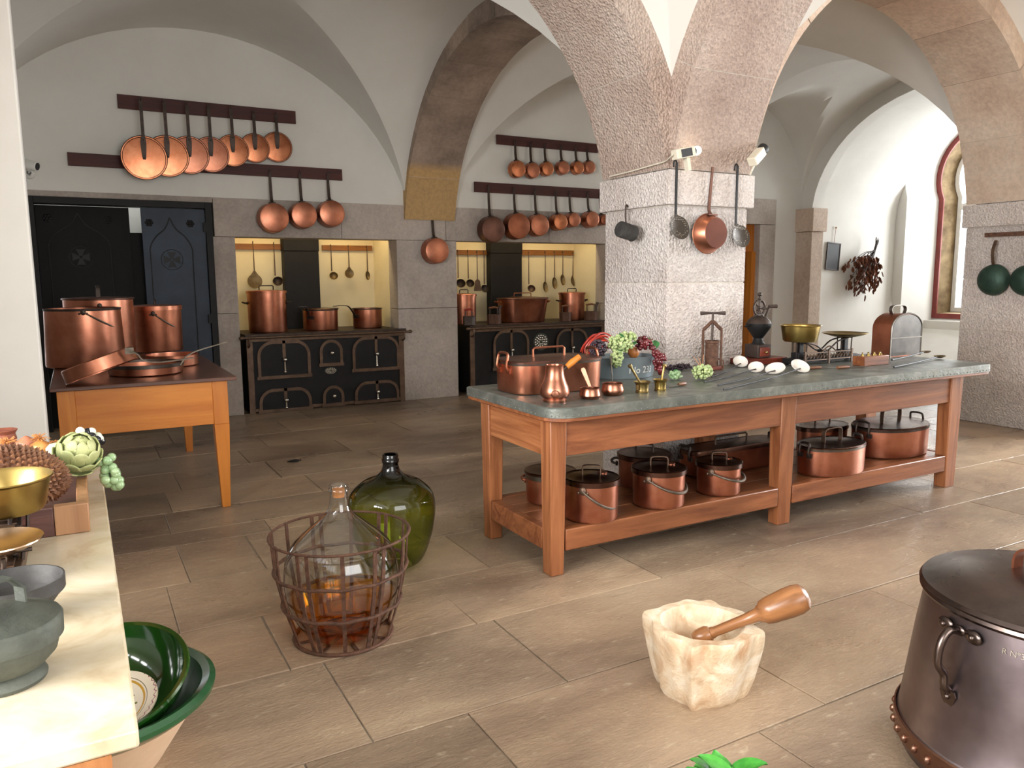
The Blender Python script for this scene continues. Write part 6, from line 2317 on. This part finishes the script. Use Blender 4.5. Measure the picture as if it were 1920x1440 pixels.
def fruit():
    from mathutils import noise
    zt = BZ + .105
    yd = TR[2] + .24
    c = at(36, 890, Y=yd)
    t = thing('durian', 'spiky brown durian lying in the wooden tray behind the brass pan', 'fruit', c)
    k = MB()
    A, B_ = .128, .082
    rnd = random.Random(8)
    ax = XF((0, 0, 0), (rad(0), rad(18), rad(-8)))
    k.ball((0, 0, 0), 1, 28, 16, (A, B_, B_ * .95), xf=ax)
    k.build('husk', M['durian'], t)
    k = MB()
    N_ = 520
    for i in range(N_):
        z = 1 - 2 * (i + .5) / N_
        ph = i * 2.399963
        r = math.sqrt(1 - z * z)
        n = Vector((z, r * cos(ph), r * sin(ph)))
        p = Vector((n.x * A, n.y * B_, n.z * B_ * .95))
        nn = Vector((n.x / A, n.y / B_, n.z / B_)).normalized()
        u = nn.orthogonal().normalized()
        w = nn.cross(u)
        s = .0085
        tip = p + nn * rnd.uniform(.010, .016) + u * rnd.uniform(-.005, .005)
        k.add([p + u * s, p + w * s, p - u * s, p - w * s, tip], [(0, 1, 4), (1, 2, 4), (2, 3, 4), (3, 0, 4)], xf=ax)
    so = k.build('spines', M['durian_spine'], t, smooth=0)
    so['kind'] = 'stuff'
    # artichoke with overlapping scales
    c = at(146, 866, Y=yd + .11)
    c.z = 1.052
    t = thing('artichoke', 'pale green artichoke at the corner of the wooden tray', 'artichoke', c)
    R = 39 * m_per_px(c)
    k = MB()
    k.ball((0, 0, 0), R * .8, 20, 12)
    k.build('heart', M['artichoke'], t)
    up = XF((0, 0, 0), (rad(28), rad(14), 0))
    for ring_, (el, n, s) in enumerate(((-.9, 7, .9), (-.35, 9, 1.), (.2, 9, .95), (.7, 7, .8), (1.1, 5, .6))):
        for j in range(n):
            a = 2 * PI * (j + .5 * (ring_ % 2)) / n
            k = MB()
            def f(u, v, el=el, a=a, s=s):
                ww = (u - .5) * 1.15 * s * sin(PI * (.12 + .86 * v)) ** .7
                e = el + (v - .35) * .85
                rr_ = R * (.84 + .30 * v)
                aa = a + ww / max(.35, cos(e) * .9 + .25)
                return (rr_ * cos(e) * cos(aa), rr_ * cos(e) * sin(aa), rr_ * sin(e))
            k.grid(6, 7, f, xf=up)
            o = k.build('scale_leaf', M['artichoke'], t, smooth=60, fix=False)
            so = o.modifiers.new('thick', 'SOLIDIFY')
            so.thickness = .004
    G = 'fruit heaped in the wooden tray'
    # green grapes trailing over the corner
    c = at(190, 890, Y=yd + .10)
    c.x += .02
    rnd = random.Random(6)
    pts = []
    for i in range(22):
        v = i / 21
        pts.append((rnd.uniform(-.022, .022) + .012 * v, rnd.uniform(-.02, .02), .05 - .10 * v))
    bunch('grape_bunch', 'pale green grapes trailing over the corner of the wooden tray', 'grapes', c, pts, .0155, M['grape_green'], seed=3, jit=.1)
    c = at(152, 830, Y=yd + .32)
    t = thing('bead_berries', 'cluster of shiny black and white berries behind the artichoke', 'berries', c)
    pw = cloud(34, .06, .05, .038, 21, .35)
    k = MB()
    for p in pw[:20]:
        k.ball(p, .0155, 12, 8)
    k.build('black_berry_cluster', M['blackgloss'], t, smooth=80)
    k = MB()
    for p in pw[20:]:
        k.ball((p[0] * 1.1, p[1] * 1.1, p[2] * 1.15), .0145, 12, 8)
    k.build('white_berry_cluster', M['ivorygloss'], t, smooth=80)
    def onion(px, py, dy, rpx, label, m, tuft, nm, cat):
        c = at(px, py, Y=yd + dy)
        R = rpx * m_per_px(c)
        t = thing(nm, label, cat, c, group=G)
        k = MB()
        k.lathe([(0, -R * .9), (R * .5, -R * .82), (R * .92, -R * .3), (R, .05 * R), (R * .85, R * .5), (R * .4, R * .82), (R * .14, R * .98), (0, R * 1.02)], 28)
        k.build('bulb', m, t)
        if tuft:
            k = MB()
            rnd = random.Random(int(px))
            for i in range(70):
                a, e = rnd.uniform(0, 6.28), rnd.uniform(.15, 1.3)
                L = R * rnd.uniform(.5, 1.0)
                v = Vector((cos(a) * cos(e), sin(a) * cos(e), sin(e)))
                b = Vector((0, 0, R * .85))
                k.tube([b, b + v * L * .5 + Vector((0, 0, .004)), b + v * L + Vector((rnd.uniform(-.01, .01), 0, -.004))], .0011, 4)
            k.build('root_tuft', M['fibre'], t)
    onion(50, 838, .38, 21, 'pinkish brown onion lying between the two tufted ones', M['onion_pink'], False, 'onion', 'onion')
    onion(76, 842, .30, 19, 'golden onion with the biggest fibrous root tuft, in the tray', M['onion'], True, 'onion', 'onion')
    onion(14, 856, .26, 24, 'orange onion with a fibrous tuft, at the wall end of the tray', M['onion'], True, 'onion', 'onion')
    onion(104, 848, .40, 15, 'small golden onion behind the artichoke', M['onion'], True, 'onion', 'onion')
    c = at(104, 846, Y=yd + .24)
    k = MB()
    R = 17 * m_per_px(c)
    k.lathe([(0, -R), (R * .8, -R * .6), (R, 0), (R * .8, R * .55), (R * .35, R * .9), (0, R)], 24)
    solo(k.build('white_turnip', M['turnip']), 'pale greenish turnip wedged between the durian and the artichoke', 'turnip', c, rot=(0, rad(60), 0), group=G)
    c = at(6, 820, Y=yd + .5)
    k = MB()
    R = 22 * m_per_px(c)
    k.lathe([(0, -R * 1.2), (R * .8, -R * 1.1), (R, -R * .1), (R * .9, R * .3), (R * 1.1, R * .62), (R * 1.08, R * .66), (R * .7, R * .5), (0, R * .45)], 32)
    solo(k.build('clay_jar', M['rustclay']), 'red-brown clay jar with a flared rim behind the onions', 'jar', c, group=G)
M['durian'] = mat('durian_husk', (66, 34, 18), (96, 56, 30), rough=.7, scale=20.)
M['durian_spine'] = mat('durian_spines', (84, 46, 24), (132, 90, 58), rough=.6, scale=14.)
M['artichoke'] = mat('artichoke_leaf', (142, 150, 96), (190, 192, 136), rough=.5, scale=16.)
M['blackgloss'] = mat('glossy_black_berry', (16, 16, 20), (30, 30, 36), rough=.12)
M['ivorygloss'] = mat('glossy_white_berry', (214, 218, 196), (230, 232, 214), rough=.18)
M['onion'] = mat('golden_onion_skin', (186, 112, 52), (216, 150, 84), rough=.4, scale=9., stretch=(1, 1, .2))
M['onion_pink'] = mat('pink_onion_skin', (160, 92, 66), (190, 124, 96), rough=.4, scale=9., stretch=(1, 1, .2))
M['turnip'] = mat('turnip_skin', (196, 204, 160), (224, 228, 196), rough=.45, scale=9.)
M['fibre'] = mat('root_fibre', (176, 112, 56), (206, 148, 90), rough=.8, scale=30.)
M['rustclay'] = mat('rusty_clay', (104, 50, 34), (140, 78, 54), rough=.7, scale=12., bump=.2)
fruit()
# ================================================================== things hung on the stone pillar
PF = PYN - .055
def pillar_skimmer(hook, bowl, r, tilt, label):
    a, b = at(*hook, Y=PF), at(*bowl, Y=PF)
    R = r * m_per_px(b)
    t = thing('skimmer', label, 'skimmer', (a.x, PF, a.z), group='skimmers hung on the pillar')
    L = a.z - b.z
    dx = b.x - a.x
    k = MB()
    k.tube(spline([(-.022, .006, -.035), (-.022, .002, .0), (-.012, 0, .012), (0, 0, 0)], 5), .006, 8)
    k.tube([(0, 0, .0), (0, 0, -L + R * 1.0)], 0, flat=[(.006, .018), (.006, .016)], upv=(0, 1, 0)) if False else k.box(-.009, .009, -.004, .003, -L + R * .95, 0)
    k.build('hanging_handle', M['iron_black'], t)
    k = MB()
    x = XF((dx, -.012, -L), (rad(88), 0, 0)) @ Matrix.Rotation(rad(tilt), 4, 'Z')
    k.lathe([(0, -.012), (R * .6, -.009), (R, .003), (R, .006), (R * .6, -.005), (0, -.008)], 36, sx=1.15, sy=.95, xf=x)
    k.add([(-.012, -.006, -L + R * 1.15), (.012, -.006, -L + R * 1.15), (dx + R * .55, -.012, -L + R * .62), (dx - R * .55, -.012, -L + R * .62)], [(0, 1, 2, 3)])
    bo = k.build('blade', M['skim'], t)
M['skim'] = None
def skim_mat():
    m, nt, b = _nt('pierced_iron')
    L = nt.links.new
    tc = N(nt, 'ShaderNodeTexCoord')
    v = N(nt, 'ShaderNodeTexVoronoi', Scale=75.)
    v.inputs['Randomness'].default_value = .35
    L(tc.outputs['Object'], v.inputs['Vector'])
    L(ramp(nt, v.outputs['Distance'], [(.0, S((186, 178, 160))), (.2, S((170, 160, 142))), (.28, S((58, 50, 43))), (1., S((70, 62, 53)))]), b.inputs['Base Color'])
    b.inputs['Roughness'].default_value = .5
    b.inputs['Metallic'].default_value = .3
    return m
M['skim'] = skim_mat()
pillar_skimmer((1269, 304), (1272, 427), 21, -35, 'pierced iron skimmer hanging under the lit spotlight')
pillar_skimmer((1383, 311), (1387, 443), 20, -35, 'pierced iron skimmer hanging at the outer edge of the pillar')
def big_pan():
    c = at(1343, 437, Y=PF - .075)
    R = 37 * m_per_px(c)
    hp = at(1336, 313, Y=PF)
    t = thing('frying_pan', 'shiny copper frying pan with sloping sides hanging on the pillar face', 'frying pan', c, rot=(rad(-90), 0, 0))
    k = MB()
    D = .085
    k.lathe([(0, 0), (R * .74, 0), (R * .77, .004), (R, D), (R + .004, D + .002), (R - .004, D + .003), (R * .76, .01), (0, .008)], 56)
    k.build('pan_body', M['copper'], t)
    k = MB()
    k.lathe([(0, -.0015), (R * .735, -.0015), (R * .74, .001)], 56)
    k.build('pan_base', M['copper_base'], t)
    k = MB()
    dx, dz = hp.x - c.x, hp.z - c.z
    pts = spline([(.01, -R * .93, D - .02), (.006, -R - .03, D - .0), (dx * .5, -(R + dz) / 2, D - .006), (dx, -dz, D - .012)], 6)
    k.tube(pts, 0, flat=[(.03 - .012 * i / len(pts), .007) for i in range(len(pts))], upv=(0, 0, 1))
    k.box(-.035, .05, -R * .97, -R * .9, D - .045, D - .02)
    k.build('hanging_handle', M['copper_dark'], t)
M['copper_base'] = mat('dark_red_copper_base', (84, 44, 32), (104, 60, 46), rough=.4, metal=.8, scale=4.)
big_pan()
def dipper():
    x = 3.65 - .05
    h = at(1179, 388, X=3.62)
    c = at(1176, 434, X=3.50)
    t = thing('metal_dipper', 'battered grey metal dipper hanging on the bright side of the pillar', 'dipper', (3.60, h.y, h.z), 0)
    k = MB()
    k.tube(spline([(.012, 0, .0), (0, 0, .012), (-.008, 0, 0), (-.008, 0, -.09), (-.0, 0, -.13), (.0, -.0, -.15)], 5), .006, 8)
    k.build('hanging_handle', M['iron'], t)
    k = MB()
    v = c - Vector((3.60, h.y, h.z))
    r = .058
    x_ = XF((v.x, v.y, v.z), (rad(8), rad(-78), 0))
    k.lathe([(0, .075), (r * .95, .075), (r, .07), (r, .0), (r * .98, -.055), (r * 1.03, -.06), (r * .94, -.06), (r * .92, .06), (0, .062)], 36, xf=x_)
    k.build('dipper_cup', M['bronze_dark'], t)
dipper()
def spotlights():
    p = at(1283, 287, Y=4.12)
    t = thing('spotlight', 'white spotlight with a glowing bulb, clamped above the capital of the pillar', 'spotlight', p, rot=(0, rad(-12), rad(-4)), group='spotlights on the pillar')
    k = MB()
    k.box(-.085, .07, -.035, .035, -.033, .033)
    k.build('lamp_housing', M['offwhite'], t, bevel=.006)
    k = MB()
    k.box(-.05, .04, -.037, -.034, -.026, .026)
    k.build('side_label', M['slate'], t)
    k = MB()
    k.lathe([(.03, 0), (.03, .012), (.026, .018)], 20, xf=XF((.07, 0, 0), (0, rad(90), 0)))
    k.build('lamp_socket', M['black'], t)
    k = MB()
    k.ball((.108, 0, 0), .03, 16, 10)
    k.build('bulb', mat_emit('warm_bulb', (1, .84, .58), 14), t)
    k = MB()
    k.box(-.0, .025, -.02, .02, -.12, -.033)
    k.build('mount_bracket', M['offwhite'], t)
    q = at(1420, 292, Y=4.18)
    t = thing('spotlight', 'unlit white spotlight pointing upward at the outer corner of the pillar', 'spotlight', q, rot=(0, rad(-38), rad(10)), group='spotlights on the pillar')
    k = MB()
    k.box(-.085, .06, -.035, .035, -.033, .033)
    k.build('lamp_housing', M['offwhite'], t, bevel=.006)
    k = MB()
    k.lathe([(.034, 0), (.042, .03), (.04, .045), (.034, .045), (.03, .02)], 24, xf=XF((.055, 0, 0), (0, rad(90), 0)))
    k.build('lamp_rim', M['black'], t)
    k = MB()
    k.tube([(-.05, 0, -.03), (-.12, .0, -.05), (-.125, .02, -.075)], .006, 6)
    k.build('mount_bracket', M['offwhite'], t)
    k = MB()
    pts = [at(1143, 331, X=3.585), at(1180, 322, X=3.585), at(1222, 310, X=3.585), at(1246, 303, X=3.585), at(1254, 297, Y=4.17), p + Vector((-.105, 0, -.02))]
    o0 = pts[0]
    k.tube(spline([x - o0 for x in pts], 6), .005, 6)
    solo(k.build('lamp_cable', M['offwhite']), 'pale cable running along the capital to the lit spotlight', 'cable', o0)
spotlights()

# ================================================================== on the second pillar, in the niche and by the door
def green_pans():
    xf = 8.44 - .06
    a, b = at(1846, 441, X=xf), at(1960, 437, X=xf)
    k = MB()
    k.box(0, .012, 0, 1, -.022, .022)
    o = k.build('iron_bar', M['rust'])
    L = abs(a.y - b.y)
    for v in o.data.vertices:
        v.co.y *= L
    solo(o, 'flat iron hanging bar fixed to the second pillar', 'rail', (xf, b.y, a.z))
    for i, (px, py, r, hx) in enumerate(((1853, 525, 29.5, 1869), (1915, 526, 29.5, 1928))):
        c = at(px, py, X=xf - .10 - .03 * i)
        R = r * m_per_px(c)
        t = thing('round_pan', ['dark green patinated round pan nearest the window, on the second pillar', 'dark green patinated round pan farther from the window, on the second pillar'][i], 'pan', c, rot=(rad(-90), 0, rad(-90)), group='green pans on the second pillar')
        k = MB()
        k.lathe([(0, -.0), (R * .45, .004), (R * .78, .03), (R * .95, .065), (R, .10), (R * .97, .102), (R * .75, .04), (0, .012)], 44)
        k.build('pan_body', M['verdigris'], t)
        hp = at(hx, 449, X=xf)
        dz = hp.z - c.z
        k = MB()
        pts = spline([(0, -R * .95, .07), (0, -R - .05, .05), (0, -R - (dz - R) * .55, .04), (0, -dz + .01, .085)], 6)
        k.tube(pts, 0, flat=[(.03, .008)] * len(pts), upv=(0, 0, 1))
        k.build('hanging_handle', M['iron_brown'], t)
green_pans()
def slate():
    y = 9.285
    c = at(1561, 481, Y=y)
    w, h = 27 * m_per_px(c), 47 * m_per_px(c)
    w *= 1.22
    t = thing('writing_slate', 'small framed black slate hanging from a nail on the niche wall', 'slate', c, rot=(0, rad(4), 0))
    k = MB()
    k.box(-w / 2, w / 2, -.012, .0, -h / 2, h / 2)
    k.build('slate_board', M['slate'], t)
    k = MB()
    b = .02
    k.box(-w / 2 - b, -w / 2, -.02, .002, -h / 2 - b, h / 2 + b)
    k.box(w / 2, w / 2 + b, -.02, .002, -h / 2 - b, h / 2 + b)
    k.box(-w / 2, w / 2, -.02, .002, h / 2, h / 2 + b)
    k.box(-w / 2, w / 2, -.02, .002, -h / 2 - b, -h / 2)
    k.build('frame', M['darkwood'], t, bevel=.004)
    k = MB()
    k.tube([(0, -.005, h / 2), (.01, -.005, h / 2 + .27)], .004, 6)
    k.ball((.01, -.008, h / 2 + .28), .016, 8, 6)
    k.build('cord', M['straw'], t)
slate()
def dried_bunch():
    y = 9.13
    top = at(1644, 452, Y=y)
    ctr = at(1622, 520, Y=y)
    t = thing('dried_herb_bunch', 'bunch of dried brown leaves hanging upside down on the niche wall', 'dried plant', top)
    v = ctr - top
    rnd = random.Random(9)
    k = MB()
    tips = []
    for i in range(30):
        a = rnd.uniform(-1, 1)
        q = Vector((v.x * rnd.uniform(.7, 1.3) + a * .36, rnd.uniform(-.08, .07), v.z * rnd.uniform(.5, 1.35)))
        tips.append(q)
        k.tube(spline([(rnd.uniform(-.02, .04), rnd.uniform(-.02, .02), rnd.uniform(-.05, .07)), (v.x * .15, rnd.uniform(-.02, .02), -.16), (v.x * .3 + q.x * .35, q.y * .6, q.z * .55), q], 4), .0055, 5)
    k.build('stem', M['darkwood'], t)
    k = MB()
    for i in range(330):
        b = Vector(rnd.choice(tips)) * rnd.uniform(.62, 1.12) + Vector((rnd.uniform(-.06, .06), rnd.uniform(-.07, .07), rnd.uniform(-.07, .05)))
        L = rnd.uniform(.07, .12)
        x = XF(b, (rnd.uniform(-2.2, -.9), rnd.uniform(-.5, .5), rnd.uniform(-3, 3)))
        k.grid(2, 3, lambda u, v_: ((u - .5) * L * .5 * sin(PI * min(1, v_ * .9 + .08)), v_ * L, .3 * abs(u - .5) * L), xf=x)
    k.build('foliage', M['dry'], t, smooth=60, fix=False)
dried_bunch()
def camera_unit():
    p = at(60, 315, Y=9.36)
    t = thing('security_camera', 'small white security camera on the wall beside the long red board', 'camera', p)
    k = MB()
    k.lathe([(0, 0), (.045, 0), (.048, .01), (.048, .15), (.04, .155), (0, .155)], 24, xf=XF((-.09, .02, .045), (0, rad(90), rad(-25))) @ XF((0, 0, 0), (rad(0), rad(12), 0)))
    k.build('camera_housing', M['white'], t)
    k = MB()
    k.lathe([(0, 0), (.038, 0), (.036, .012), (0, .012)], 24, xf=XF((-.09, .02, .045), (0, rad(90), rad(-25))) @ XF((0, 0, 0), (0, rad(12), 0)) @ XF((0, 0, .15)))
    k.build('lens', M['black'], t)
    k = MB()
    k.lathe([(0, .08), (.05, .08), (.045, .04), (.025, .02), (.02, -.03)], 20, xf=XF((-.03, .01, -.05), (rad(-90), 0, 0)))
    k.tube([(-.03, .02, -.05), (-.03, 0, .02)], .012, 8)
    k.build('wall_mount', M['white'], t)
camera_unit()
# ------------------------------------------------------------------ light
def area(name, loc, rot, sx, sy, power, col=(1, 1, 1)):
    d = bpy.data.lights.new(name, 'AREA')
    d.shape = 'RECTANGLE'
    d.size, d.size_y = sx, sy
    d.energy = power
    d.color = col
    o = bpy.data.objects.new(name, d)
    COL.objects.link(o)
    o.location = loc
    o.rotation_euler = rot
    return o
area('left_window_light', (-3.2, .8, 2.15), (0, rad(-90), 0), 2.2, 3.0, 760, (1, .99, .97))
area('rear_fill_light', (1.6, -1.75, 2.3), (rad(90), 0, 0), 3.0, 2.2, 140, (1, .98, .95))  # added fill lamp behind the camera, outside an unseen rear opening
area('right_window_light', (12.3, 2.1, 2.2), (0, rad(90), 0), 2.4, 2.4, 900, (.95, .98, 1))
area('tower_window_light', (14.9, 8.1, 2.7), (0, rad(92), 0), 2.8, 1.5, 280, (.97, .99, 1))
for a, b in OX:
    area('hood_light', ((a + b) / 2, WY + .42, 2.5), (rad(-18), 0, 0), (b - a) * .8, .12, 13, (1, .78, .42))
w = bpy.data.worlds.new('sky')
SC.world = w
w.use_nodes = True
bg = w.node_tree.nodes['Background']
bg.inputs[0].default_value = (.9, .95, 1, 1)
bg.inputs[1].default_value = 2.5
SC.view_settings.view_transform = 'Standard'
SC.view_settings.look = 'None'
SC.view_settings.exposure = 0.
SC.cycles.max_bounces = 8
SC.cycles.diffuse_bounces = 4
SC.cycles.glossy_bounces = 4
SC.cycles.transmission_bounces = 8
SC.cycles.transparent_max_bounces = 8
SC.cycles.sample_clamp_indirect = 6.
SC.cycles.caustics_reflective = False
SC.cycles.caustics_refractive = False
SC.cycles.use_denoising = True
SC.cycles.use_adaptive_sampling = True
SC.cycles.adaptive_threshold = .02
